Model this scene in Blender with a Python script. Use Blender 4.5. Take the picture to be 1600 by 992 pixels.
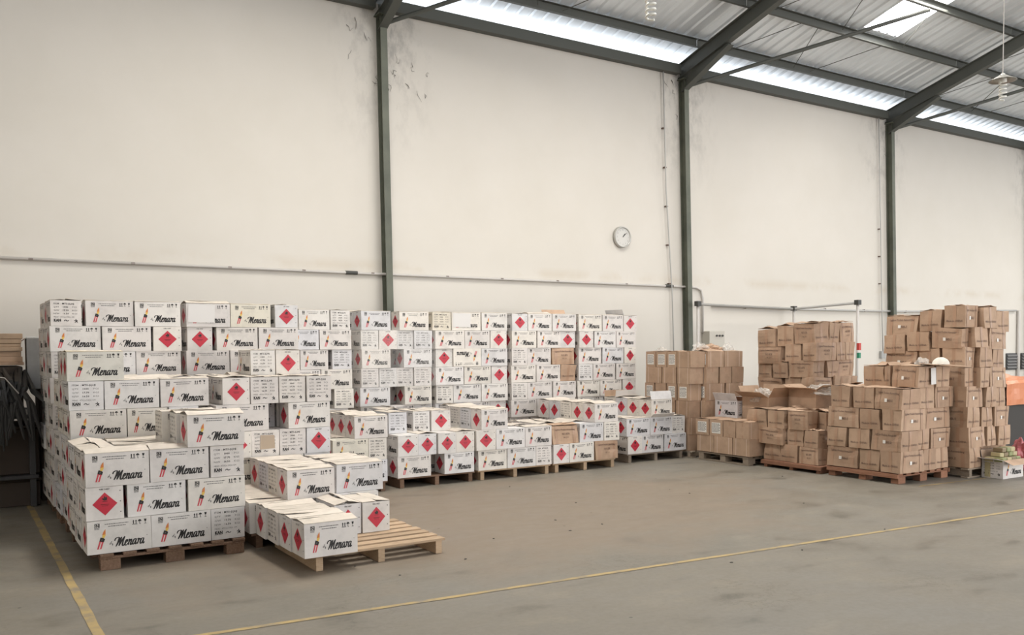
import bpy, bmesh, math, random
from mathutils import Vector, Matrix, noise
random.seed(11)
S = bpy.context.scene
for o in list(bpy.data.objects): bpy.data.objects.remove(o)
C = S.collection
PI = math.pi

# ---------------- camera (focal length 1383 px on a 1600 px wide frame, cropped photo -> vertical shift)
cam = bpy.data.cameras.new('camera'); cam.sensor_width = 36; cam.lens = 36*1383/1600
cam.shift_y = 104/1600; cam.clip_end = 300; cam.clip_start = .05
co = bpy.data.objects.new('camera', cam); C.objects.link(co)
yaw, pitch, roll = math.radians(32.6), -math.atan(57/1383), math.atan(-.0075)
f0 = Vector((math.sin(yaw)*math.cos(pitch), math.cos(yaw)*math.cos(pitch), math.sin(pitch)))
r0 = Vector((math.cos(yaw), -math.sin(yaw), 0)); u0 = r0.cross(f0)
rt = r0*math.cos(roll)+u0*math.sin(roll); up = -r0*math.sin(roll)+u0*math.cos(roll)
M = Matrix((rt, up, -f0)).transposed().to_4x4(); M.translation = Vector((0, 0, 1.65))
co.matrix_world = M
S.camera = co

# ---------------- daylight, exposure
S.view_settings.view_transform = 'Standard'; S.view_settings.look = 'None'
S.view_settings.exposure = -0.27; S.view_settings.gamma = 1; S.view_settings.use_curve_mapping = False
w = bpy.data.worlds.new('overcast_sky'); S.world = w; w.use_nodes = True
nt = w.node_tree; bg = nt.nodes['Background']
bg.inputs[0].default_value = (.93, .96, 1.0, 1); bg.inputs[1].default_value = 2.1
def area(name, loc, target, sx, sy, power, col):
    l = bpy.data.lights.new(name, 'AREA'); l.shape = 'RECTANGLE'; l.size = sx; l.size_y = sy
    l.energy = power; l.color = col
    o = bpy.data.objects.new(name, l); C.objects.link(o); o.location = loc
    d = Vector(target)-Vector(loc); o.rotation_euler = d.to_track_quat('-Z', 'Y').to_euler()
    return o
# daylight through the wide loading doors behind and to the right of the camera
area('door_daylight', (15, -7.5, 3.2), (8, 9, 2.0), 9, 5, 860, (1, .95, .88))
# added fill lamp near the ground, aimed up to brighten the roof sheets
area('roof_fill', (14, -9, .5), (13, 7, 8.2), 12, 2.5, 900, (.96, .97, 1))
area('side_door_daylight', (27, 3, 3.2), (9, 9, 1.5), 7, 5, 160, (1, .95, .88))
# daylight falling through the translucent rooflight sheets
for i, (x, y0, y1, p_) in enumerate(((3.5, 6.0, 9.4, 440), (9.0, 6.0, 9.4, 370), (15.0, 8.5, 10.45, 120), (21.0, 5.6, 8.2, 330), (27.0, 6.0, 9.4, 420))):
    ym = (y0+y1)/2; z = 7.02+.28*(12.2-ym)-.08
    area('rooflight_daylight', (x, ym, z), (x, ym-.28*3, z-3), 1.0, y1-y0, p_, (1, .95, .87))
area('eave_daylight', (14, 14.4, 5.2), (14, 12.3, 7.0), 40, 2.4, 1000, (.82, .9, 1))
sl = bpy.data.lights.new('sun', 'SUN'); sl.energy = 9; sl.angle = .02; so = bpy.data.objects.new('sun', sl); C.objects.link(so)
so.rotation_euler = (Vector((0, 0, 0))-Vector((.15, .8, 1))).to_track_quat('-Z', 'Y').to_euler()

# ---------------- materials
def mat(name, col=(.5,.5,.5), rough=.7, metal=0, spec=.5):
    m = bpy.data.materials.new(name); m.use_nodes = True
    b = m.node_tree.nodes['Principled BSDF']
    b.inputs['Base Color'].default_value = (*col, 1); b.inputs['Roughness'].default_value = rough
    b.inputs['Metallic'].default_value = metal; b.inputs['Specular IOR Level'].default_value = spec
    return m
def N(m, t, **k):
    n = m.node_tree.nodes.new(t)
    for a, v in k.items(): setattr(n, a, v)
    return n
def L(m, a, b): m.node_tree.links.new(a, b)
def noise_node(m, scale, detail=4, rough=.55, vec=None, sc=None):
    n = N(m, 'ShaderNodeTexNoise'); n.inputs['Scale'].default_value = scale
    n.inputs['Detail'].default_value = detail; n.inputs['Roughness'].default_value = rough
    if vec is not None:
        if sc:
            mp = N(m, 'ShaderNodeMapping'); mp.inputs['Scale'].default_value = sc
            L(m, vec, mp.inputs[0]); vec = mp.outputs[0]
        L(m, vec, n.inputs['Vector'])
    return n.outputs[0]
def ramp(m, fac, stops):
    r = N(m, 'ShaderNodeValToRGB'); e = r.color_ramp.elements
    while len(e) < len(stops): e.new(.5)
    for i, (p, c) in enumerate(stops):
        e[i].position = p; e[i].color = (*c, 1) if len(c) == 3 else c
    L(m, fac, r.inputs[0]); return r.outputs[0]
def mix(m, fac, a, b, mode='MIX'):
    x = N(m, 'ShaderNodeMix', data_type='RGBA', blend_type=mode)
    for s, v in ((0, fac), (6, a), (7, b)):
        if hasattr(v, 'is_output'): L(m, v, x.inputs[s])
        elif s == 0: x.inputs[0].default_value = v
        else: x.inputs[s].default_value = (*v, 1)
    return x.outputs[2]
def math_(m, op, a, b=0.0, c=0.0):
    x = N(m, 'ShaderNodeMath', operation=op)
    for i, v in enumerate((a, b, c)):
        if hasattr(v, 'is_output'): L(m, v, x.inputs[i])
        else: x.inputs[i].default_value = v
    return x.outputs[0]
def setc(m, out): L(m, out, m.node_tree.nodes['Principled BSDF'].inputs['Base Color'])
def bump(m, h, strength, dist=.01):
    b = N(m, 'ShaderNodeBump'); b.inputs['Strength'].default_value = strength; b.inputs['Distance'].default_value = dist
    L(m, h, b.inputs['Height']); L(m, b.outputs[0], m.node_tree.nodes['Principled BSDF'].inputs['Normal'])
def pos(m): return N(m, 'ShaderNodeNewGeometry').outputs['Position']
def objc(m): return N(m, 'ShaderNodeTexCoord').outputs['Object']

def board(name, stops, tint_amount=1.0, grime=(.86, 1.0)):
    m = mat(name, rough=.75, spec=.25)
    oi = N(m, 'ShaderNodeObjectInfo')
    base = ramp(m, oi.outputs['Random'], stops)
    base = mix(m, 1.0, base, oi.outputs['Color'], 'MULTIPLY')
    g = noise_node(m, 7, 5, .6, pos(m))
    gr = ramp(m, g, [(.3, (grime[0],)*3), (.55, (grime[1],)*3)])
    c = mix(m, 1.0, base, gr, 'MULTIPLY'); setc(m, c)
    bump(m, noise_node(m, 30, 3, .5, objc(m)), .12, .004)
    return m
WCARD = board('white_cardboard', [(0, (.68,.645,.62)), (.35, (.72,.68,.645)), (.6, (.74,.70,.635)), (.8, (.665,.66,.68)), (1, (.72,.685,.64))], grime=(.86, 1.0))
WLID = board('warm_white_cardboard', [(0, (.67,.60,.515)), (1, (.71,.64,.56))], grime=(.84, 1.0))  # slightly warmer white for the lid flaps
KCARD = board('brown_cardboard', [(0, (.47,.325,.225)), (.5, (.51,.355,.25)), (1, (.43,.29,.20))], grime=(.84, 1.0))
LCARD = board('pale_cardboard_edge', [(0, (.50,.36,.25)), (1, (.55,.40,.28))])
INK = mat('black_ink', (.02,.018,.018), .6); GREY = mat('grey_ink', (.13,.125,.125), .7)
RED = mat('hazard_red', (.50,.022,.045), .5); DRED = mat('dark_red_ink', (.16,.008,.015), .5)
ORANGE = mat('flame_orange', (.62,.20,.05), .5); YELLOW = mat('flame_yellow', (.72,.48,.10), .5)
PINK = mat('stripe_red', (.55,.06,.08), .5)
TAPE = mat('brown_tape', (.42,.265,.175), .35); FADE = mat('faded_brown_ink', (.20,.13,.095), .7)
STICK = mat('white_sticker', (.80,.77,.72), .6); STRAP = mat('cream_strapping', (.62,.48,.38), .5)
PAPER = mat('paper', (.70,.68,.66), .7)
WMATS = [WCARD, INK, RED, ORANGE, YELLOW, GREY, PINK, DRED]
BMATS = [KCARD, TAPE, FADE, STICK, STRAP, GREY]

# ---------------- helpers
def lab(o, label=None, cat=None, group=None, kind=None):
    if label: o['label'] = label
    if cat: o['category'] = cat
    if group: o['group'] = group
    if kind: o['kind'] = kind
    return o
def mesh(name, V, F, mats, mi=None, smooth=False):
    me = bpy.data.meshes.new(name); me.from_pydata(V, [], F)
    for m in (mats if isinstance(mats, (list, tuple)) else [mats]): me.materials.append(m)
    if mi: me.polygons.foreach_set('material_index', mi)
    if smooth: me.polygons.foreach_set('use_smooth', [True]*len(F))
    me.update(); return me
def link(name, me, parent=None, loc=(0,0,0), rot=(0,0,0), scale=(1,1,1)):
    o = bpy.data.objects.new(name, me); C.objects.link(o)
    o.location = loc; o.rotation_euler = rot; o.scale = scale
    if parent: o.parent = parent
    return o
class MB:
    def __init__(s): s.V = []; s.F = []; s.I = []
    def add(s, V, F, i=0):
        n = len(s.V); s.V += [tuple(v) for v in V]; s.F += [tuple(a+n for a in f) for f in F]; s.I += [i]*len(F)
    def box(s, c, d, i=0, R=None):
        P = [Vector((x*d[0]/2, y*d[1]/2, z*d[2]/2)) for x in (-1,1) for y in (-1,1) for z in (-1,1)]
        if R: P = [R @ p for p in P]
        P = [p+Vector(c) for p in P]
        s.add(P, [(0,1,3,2),(4,6,7,5),(0,4,5,1),(2,3,7,6),(0,2,6,4),(1,5,7,3)], i)
    def tube(s, pts, r, n=8, i=0, caps=True):
        pts = [Vector(p) for p in pts]; rings = []
        for k, p in enumerate(pts):
            t = (pts[min(k+1, len(pts)-1)]-pts[max(k-1, 0)]).normalized()
            a = t.cross(Vector((0,0,1)) if abs(t.z) < .9 else Vector((1,0,0))).normalized(); b = t.cross(a)
            rr = r[k] if isinstance(r, (list, tuple)) else r
            rings.append([p+(a*math.cos(2*PI*j/n)+b*math.sin(2*PI*j/n))*rr for j in range(n)])
        V = [v for q in rings for v in q]
        F = [(k*n+j, k*n+(j+1)%n, (k+1)*n+(j+1)%n, (k+1)*n+j) for k in range(len(pts)-1) for j in range(n)]
        if caps: F += [tuple(range(n))[::-1], tuple((len(pts)-1)*n+j for j in range(n))]
        s.add(V, F, i)
    def lathe(s, prof, n=16, i=0, c=(0,0,0)):
        V = [(c[0]+r*math.cos(2*PI*j/n), c[1]+r*math.sin(2*PI*j/n), c[2]+z) for r, z in prof for j in range(n)]
        F = [(k*n+j, k*n+(j+1)%n, (k+1)*n+(j+1)%n, (k+1)*n+j) for k in range(len(prof)-1) for j in range(n)]
        s.add(V, F, i)
    def me(s, name, mats, smooth=False): return mesh(name, s.V, s.F, mats, s.I, smooth)
def bbox_mesh(name, d, m, bev=.004):
    bm = bmesh.new(); bmesh.ops.create_cube(bm, size=1)
    bmesh.ops.scale(bm, vec=d, verts=bm.verts)
    if bev: bmesh.ops.bevel(bm, geom=bm.edges[:], offset=bev, segments=1, affect='EDGES')
    me = bpy.data.meshes.new(name); bm.to_mesh(me); bm.free(); me.materials.append(m); return me

_tc = {}
def text2d(s, size, shear=0, bold=0, sx=1.0, align='CENTER'):
    key = (s, bold)
    if key not in _tc:
        cu = bpy.data.curves.new('t', 'FONT'); cu.body = s; cu.size = 1; cu.resolution_u = 1; cu.offset = bold
        o = bpy.data.objects.new('t', cu); C.objects.link(o)
        me = bpy.data.meshes.new_from_object(o.evaluated_get(bpy.context.evaluated_depsgraph_get()))
        V = [(v.co.x, v.co.y) for v in me.vertices]; F = [tuple(p.vertices) for p in me.polygons]
        bpy.data.objects.remove(o); bpy.data.curves.remove(cu); bpy.data.meshes.remove(me)
        x0 = min(v[0] for v in V); x1 = max(v[0] for v in V)
        _tc[key] = ([(a-x0, b) for a, b in V], F, x1-x0)
    V, F, wd = _tc[key]
    off = -wd/2 if align == 'CENTER' else 0
    return [((a+off)*size*sx+shear*b*size, b*size) for a, b in V], F, wd*size*sx
class Flat:   # flat print in face coordinates (u across from the centre, v up from the bottom), metres
    def __init__(s): s.V = []; s.F = []; s.I = []; s.lay = 0
    def add(s, V, F, i): n = len(s.V); s.V += [(v[0], v[1], v[2] if len(v) > 2 else s.lay) for v in V]; s.F += [tuple(a+n for a in f) for f in F]; s.I += [i]*len(F)
    def text(s, t, u, v, size, i=1, **k):
        V, F, wd = text2d(t, size, **k); s.add([(a+u, b+v) for a, b in V], F, i); return wd
    def poly(s, P, i=1): s.add(P, [tuple(range(len(P)))], i)
    def rect(s, u0, v0, u1, v1, i=1, n=1, m=1):
        V = [(u0+(u1-u0)*a/n, v0+(v1-v0)*b/m) for b in range(m+1) for a in range(n+1)]
        F = [(b*(n+1)+a, b*(n+1)+a+1, (b+1)*(n+1)+a+1, (b+1)*(n+1)+a) for b in range(m) for a in range(n)]
        s.add(V, F, i)
    def stroke(s, pts, wd, i=1):
        # smooth the pen path, then a ribbon with tapered ends
        P = []
        for k in range(len(pts)-1):
            p0 = pts[max(k-1, 0)]; p1 = pts[k]; p2 = pts[k+1]; p3 = pts[min(k+2, len(pts)-1)]
            for q in range(4):
                t = q/4
                P.append(tuple(.5*((2*p1[a])+(-p0[a]+p2[a])*t+(2*p0[a]-5*p1[a]+4*p2[a]-p3[a])*t*t+(-p0[a]+3*p1[a]-3*p2[a]+p3[a])*t**3) for a in (0, 1)))
        P.append(pts[-1]); n = len(P); V = []
        for k, p in enumerate(P):
            a = P[max(k-1, 0)]; b = P[min(k+1, n-1)]
            d = Vector((b[0]-a[0], b[1]-a[1])); d = d.normalized() if d.length > 0 else Vector((1, 0))
            down = abs(d.y); w2 = wd/2*(.55+.6*down)*(.55+.45*min(1, 3*min(k, n-1-k)/n+.2))
            V += [(p[0]-d.y*w2, p[1]+d.x*w2), (p[0]+d.y*w2, p[1]-d.x*w2)]
        s.add(V, [(2*k, 2*k+1, 2*k+3, 2*k+2) for k in range(n-1)], i)

# ---------------- print on the white cartons
def script_name():
    s = Flat(); X, Y = .0318, .042
    A = lambda o: [[(o+.62,.82),(o+.42,1.0),(o+.12,.8),(o,.35),(o+.12,.02),(o+.38,.15),(o+.6,.75)],[(o+.68,1.0),(o+.6,.3),(o+.72,.0),(o+.98,.28)]]
    st = [[(-.35,1.0),(-.3,1.35),(.05,1.55),(.5,1.5),(.42,.8),(.15,-.05)], [(.15,-.05),(.6,.9),(1.0,1.6)], [(1.0,1.6),(.9,.9),(.78,.0)], [(.78,.0),(1.25,1.0),(1.68,1.65)],
          [(1.68,1.65),(1.5,.8),(1.5,.12),(1.75,-.02),(2.02,.35)],
          [(2.02,.42),(2.36,.58),(2.46,.86),(2.26,1.0),(2.04,.6),(2.1,.08),(2.36,.0),(2.7,.35)],
          [(2.72,.85),(2.86,1.0),(2.78,.0)], [(2.8,.25),(3.02,.85),(3.26,.98),(3.3,.6),(3.24,.1),(3.42,.0),(3.62,.3)]] + A(3.68) + \
         [[(4.66,.8),(4.8,1.0),(4.9,.86),(4.78,.0)], [(4.9,.84),(5.02,.78),(5.16,.92),(5.3,.86)]] + A(5.34)
    for p in st: s.stroke([((x+.28*y)*X, y*Y) for x, y in p], .0095)
    return s
NAME = script_name()
def front_print():
    f = Flat(); w, h = .44, .25
    U = lambda u: (u-.5)*w
    # quality mark: framed letters with a line of small print under it
    u = U(.15); f.text('SNI', u, h*.82, .032, sx=.78, bold=.04)
    f.rect(u-.018, h*.79, u+.018, h*.805); f.rect(u-.018, h*.915, u+.018, h*.928)
    for k in range(5): f.rect(u-.017+k*.007, h*.745, u-.0125+k*.007, h*.775, 5)
    rr = random.Random(3)
    for v, u0, u1 in ((.875, .27, .64), (.805, .32, .60)):
        x = U(u0)
        while x < U(u1):
            l = rr.uniform(.006, .02); f.rect(x, h*v, min(x+l, U(u1)), h*v+.0052, 5); x += l+.0025
    # handling marks: this way up, keep dry, fragile
    a = U(.72); b = h*.79
    for k in (0, .018):
        f.rect(a-.003+k, b+.006, a+.003+k, b+.03); f.poly([(a-.007+k, b+.025), (a+.007+k, b+.025), (a+k, b+.036)])
    f.rect(a-.009, b, a+.027, b+.004)
    a = U(.82); f.poly([(a-.014, b+.022), (a+.014, b+.022), (a+.008, b+.033), (a, b+.037), (a-.008, b+.033)]); f.rect(a-.002, b, a+.002, b+.024); f.rect(a-.002, b, a+.007, b+.003)
    a = U(.91); f.poly([(a-.009, b+.036), (a-.006, b+.02), (a, b+.016), (a+.006, b+.02), (a+.009, b+.036)]); f.rect(a-.0015, b+.002, a+.0015, b+.018); f.rect(a-.008, b, a+.008, b+.003)
    # lighter with its flame
    u = U(.185); v = h*.15
    Lx = lambda x, y: (u+x+.22*y, v+y)
    f.poly([Lx(-.017, 0), Lx(.012, 0), Lx(.017, .052), Lx(-.013, .060)], 6)
    f.lay = 1
    f.poly([Lx(-.006, .002), Lx(.001, .002), Lx(.004, .05), Lx(-.002, .052)], 0)
    f.lay = 0
    f.poly([Lx(-.014, .058), Lx(.018, .05), Lx(.022, .072), Lx(.006, .084), Lx(-.012, .088)], 1)
    f.lay = 1
    f.poly([Lx(-.004, .066), Lx(.006, .064), Lx(.003, .076)], 5)
    f.lay = 0
    f.poly([Lx(.0, .082), Lx(.014, .08), Lx(.021, .10), Lx(.014, .118), Lx(-.002, .104)], 4)
    f.lay = 1
    f.poly([Lx(-.004, .104), Lx(.018, .108), Lx(.014, .128), Lx(.009, .148), Lx(-.001, .128)], 3)
    f.lay = 0
    # small script word and the big script name
    f.stroke([(U(.355), h*.31), (U(.34), h*.27), (U(.36), h*.26)], .004, 5)
    f.stroke([(U(.375), h*.36), (U(.36), h*.29), (U(.375), h*.28)], .004, 5)
    f.stroke([(U(.38), h*.29), (U(.385), h*.22), (U(.39), h*.28)], .004, 5)
    f.add([(x+U(.425), y+h*.185) for x, y, _ in NAME.V], NAME.F, 1)
    f.rect(U(.925), h*.42, U(.935), h*.445, 5)
    return f
def hazard_print():
    f = Flat(); h = .25; c = h*.485; r = .087
    g = 8; f.add([((a-b)/g*r, c+((a+b)/g-1)*r) for b in range(g+1) for a in range(g+1)], [(b*(g+1)+a, b*(g+1)+a+1, (b+1)*(g+1)+a+1, (b+1)*(g+1)+a) for b in range(g) for a in range(g)], 2)
    f.lay = 1
    f.poly([(-.004, c+.026), (-.017, c+.034), (-.017, c+.047), (-.006, c+.042), (-.004, c+.062), (.007, c+.048), (.013, c+.056), (.017, c+.04), (.013, c+.028)], 1)
    f.rect(-.018, c+.018, .018, c+.0215, 1)
    f.rect(-.03, c-.006, .03, c-.001, 7); f.rect(-.022, c-.016, .022, c-.012, 7)

    f.text('UN 1057', 0, h*.905, .017, sx=1.1, bold=.02, i=1)
    for u, v in ((.105, .2), (.105, .52), (.105, .84)): f.rect(u, h*v, u+.008, h*v+.008, 5)
    return f
def list_print():
    f = Flat(); h = .25; x0 = -.105
    f.text('ITEM', x0, h*.84, .021, sx=1.15, align='L', bold=.01, i=5); f.text(': MTS-(L)HJ', x0+.062, h*.84, .021, sx=1.15, align='L', bold=.02, i=1)
    for k, (a, b, c) in enumerate((('QTY', '1000', 'PCS'), ('G/W', '17.70', 'KGS'), ('N/W', '16.50', 'KGS'))):
        v = h*(.71-.13*k)
        f.text(a, x0, v, .021, sx=1.15, align='L', i=5); f.text(b, -.002, v, .021, sx=1.15, bold=.02); f.text(c, .075, v, .021, sx=1.15, i=5)
    f.text('MEAS : 47X26.5X26 CM', x0, h*.32, .019, sx=.92, align='L', i=5)
    f.text('KAN', -.075, h*.175, .034, sx=.85, bold=.06); f.rect(-.108, h*.15, -.05, h*.16, 5)
    f.stroke([(-.02, h*.19), (-.005, h*.23), (.008, h*.19), (.022, h*.22)], .01, 5)
    f.poly([(.07, h*.13), (.079, h*.17), (.082, h*.2), (.066, h*.2), (.07, h*.225), (.094, h*.225), (.1, h*.205), (.093, h*.2), (.096, h*.15), (.1, h*.13), (.092, h*.13), (.086, h*.165), (.078, h*.13)], 1)
    f.rect(.079, h*.235, .087, h*.268, 1)
    return f
# ---------------- print on the brown cartons
def brown_long():
    f = Flat(); h = .25
    for u in (-.155, .155): f.rect(u-.022, .002, u+.022, h-.002, 1, 1, 6)
    f.rect(-.22, h*.80, .22, h*.835, 1, 8, 1)
    f.lay = 1; f.text('Lighter Pocket Assembling', 0, h*.745, .034, shear=.1, i=2, bold=.02, sx=.95)
    f.text('NO.878', .01, h*.50, .040, i=2, bold=.02); f.text('48-200', .01, h*.31, .034, i=2)
    return f
def brown_long_sticker():
    f = Flat(); h = .25
    for u in (-.155, .155): f.rect(u-.022, .002, u+.022, h-.002, 1, 1, 6)
    f.lay = 1; f.text('Lighter Pocket Assembling', 0, h*.745, .034, shear=.1, i=2, bold=.02, sx=.95)
    f.rect(-.05, h*.36, -.01, h*.52, 3); f.text('NO.1', .035, h*.38, .04, i=2, bold=.05)
    return f
def brown_end():
    f = Flat(); h = .25
    f.rect(-.022, .002, .022, h-.002, 1, 1, 6)
    f.lay = 1; f.text('Made in CHINA', 0, h*.26, .034, i=2, bold=.02)
    return f
def strap_face():
    f = Flat(); h = .24
    for u in (-.105, .105): f.rect(u-.006, .001, u+.006, h-.001, 4, 1, 6)
    return f
def label_end():
    f = Flat(); h = .24
    f.rect(-.085, h*.16, .085, h*.84, 3, 4, 4)
    f.lay = 1; rr = random.Random(5)
    for k in range(7):
        x = -.075
        while x < .045+.03*(k % 2):
            l = rr.uniform(.01, .035); f.rect(x, h*(.74-.08*k), x+l, h*(.74-.08*k)+.008, 5); x += l+.006
    return f
def plain_end():
    f = Flat(); h = .24
    f.rect(-.014, h*.72, .014, h-.002, 1); f.rect(-.014, .002, .014, h*.2, 1); f.rect(-.12, h*.93, .12, h*.95, 1, 4, 1)
    return f

# ---------------- carton mesh: gridded box, gently deformed together with its print
def carton_mesh(name, dims, prints, mats, seed, amp, bulge, grid=5, topsag=0.0, bev=.003):
    w_, d_, h_ = dims; rr = random.Random(seed)
    corner = {(a, b, c): Vector((rr.uniform(-1, 1)*amp, rr.uniform(-1, 1)*amp, rr.uniform(-1, .6)*amp if c else 0)) for a in (0, 1) for b in (0, 1) for c in (0, 1)}
    bl = [rr.uniform(bulge[0], bulge[1]) for _ in range(4)]; ph = [rr.uniform(0, 6) for _ in range(6)]
    sag = topsag*rr.uniform(.4, 1)
    dent = [(rr.choice((-1, 1)), rr.uniform(-.4, .4), rr.uniform(.3, .8), rr.uniform(0, 1)*amp*2.2) for _ in range(2)]
    def D(p):
        nx, ny, nz = p[0]/w_+.5, p[1]/d_+.5, p[2]/h_
        cx, cy, cz = [min(1, max(0, q)) for q in (nx, ny, nz)]
        q = Vector(p)
        for (a, b, c), o in corner.items():
            q += o*((cx if a else 1-cx)*(cy if b else 1-cy)*(cz if c else 1-cz))
        sx_, sy_, sz_ = math.sin(PI*cx), math.sin(PI*cy), math.sin(PI*cz)
        q.x += (bl[0] if nx > .5 else -bl[1])*abs(2*nx-1)*sy_*sz_
        q.y += (bl[2] if ny > .5 else -bl[3])*abs(2*ny-1)*sx_*sz_
        q.z -= sag*cz*cz*sx_*sy_
        if amp > .005:
            k = amp*.3
            q.x += k*math.sin(4*p[2]/.25+ph[0]+2*ny)*abs(2*nx-1); q.y += k*math.sin(4*p[2]/.25+ph[1]+2.5*nx)*abs(2*ny-1)
            q.z += k*math.sin(4*nx+ph[2]+3*ny)*cz
            for s_, u_, v_, a_ in dent:
                g = math.exp(-(((nx-.5)-u_)**2/.03+(nz-v_)**2/.04)); q.y -= s_*a_*g*abs(2*ny-1) if (ny-.5)*s_ > 0 else 0
        return q
    mb = MB(); g = grid
    def face(fn, i=0, n=g):
        V = [D(fn(a/n, b/n)) for b in range(n+1) for a in range(n+1)]
        mb.add(V, [(b*(n+1)+a, b*(n+1)+a+1, (b+1)*(n+1)+a+1, (b+1)*(n+1)+a) for b in range(n) for a in range(n)], i)
    face(lambda a, b: ((a-.5)*w_, -d_/2, b*h_)); face(lambda a, b: ((.5-a)*w_, d_/2, b*h_))
    face(lambda a, b: (-w_/2, (.5-a)*d_, b*h_)); face(lambda a, b: (w_/2, (a-.5)*d_, b*h_))
    face(lambda a, b: ((a-.5)*w_, (b-.5)*d_, h_)); face(lambda a, b: ((a-.5)*w_, (.5-b)*d_, 0), 0, 1)
    e = .0012 if amp < .005 else .004
    q_ = lambda l: e*(1+.7*l)
    maps = [lambda u, v, l: (u, -d_/2-q_(l), v), lambda u, v, l: (-u, d_/2+q_(l), v), lambda u, v, l: (-w_/2-q_(l), -u, v), lambda u, v, l: (w_/2+q_(l), u, v)]
    for fp, mp in zip(prints, maps):
        if fp is None: continue
        n = len(mb.V); mb.V += [tuple(D(mp(*q))) for q in fp.V]
        mb.F += [tuple(a+n for a in f) for f in fp.F]; mb.I += fp.I
    bm = bmesh.new(); me = mb.me(name, mats); bm.from_mesh(me)
    bmesh.ops.remove_doubles(bm, verts=bm.verts, dist=.0001); bm.to_mesh(me); bm.free()
    return me
FR, HZ, LS = front_print(), hazard_print(), list_print()
WM = [carton_mesh('white_carton', (.44, .262, .25), (FR, FR, HZ, LS), WMATS, 40+i, .0026, (-.002, .005), 3) for i in range(6)]
BL, BS, BE, SF, LE, PE = brown_long(), brown_long_sticker(), brown_end(), strap_face(), label_end(), plain_end()
BM_ = {'plain': [carton_mesh('brown_carton', (.45, .285, .25), (BL, BL, BE, BE), BMATS, 70+i, .016, (-.006, .018), 6, .032) for i in range(10)],
       'sticker': [carton_mesh('brown_carton', (.45, .285, .25), (BS, BS, BE, BE), BMATS, 90+i, .011, (-.004, .013), 6, .022) for i in range(10)],
       'strap': [carton_mesh('strapped_carton', (.33, .25, .24), (SF, SF, LE, PE), BMATS, 120+i, .003, (-.002, .005), 4) for i in range(4)]}
for k in BM_:
    for me in BM_[k]: pass
def flap_mesh(name, w_, d_, t, m, seed=0, curl=.0):
    rr = random.Random(seed); V = []; n = 6
    for z in (0, t):
        for b in range(4):
            for a in range(n+1):
                V.append(((a/n-.5)*w_+rr.uniform(-1, 1)*.0015, b/3*d_+(rr.uniform(-.004, .002) if b == 3 else 0), z+curl*math.sin(b/3*2+a*.8+seed)*b/3))
    q = (n+1)*4; F = []
    for b in range(3):
        for a in range(n):
            i = b*(n+1)+a; F += [(i, i+n+1, i+n+2, i+1), (q+i, q+i+1, q+i+n+2, q+i+n+1)]
    for a in range(n): F += [(a, a+1, q+a+1, q+a), (3*(n+1)+a+1, 3*(n+1)+a, q+3*(n+1)+a, q+3*(n+1)+a+1)]
    for b in range(3): F += [(b*(n+1), q+b*(n+1), q+(b+1)*(n+1), (b+1)*(n+1)), (b*(n+1)+n, (b+1)*(n+1)+n, q+(b+1)*(n+1)+n, q+b*(n+1)+n)]
    return mesh(name, V, F, m)
WFL = [flap_mesh('carton_flap', .44, .129, .004, WLID, i, .006) for i in range(4)]
BFL = [flap_mesh('carton_flap', .45, .141, .004, KCARD, 10+i, .012) for i in range(4)]
SFL = [flap_mesh('carton_flap', .33, .124, .004, KCARD, 20+i, .006) for i in range(3)]

ORD = ["first","second","third","fourth","fifth","sixth","seventh","eighth","ninth","tenth","eleventh","twelfth"]
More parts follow.
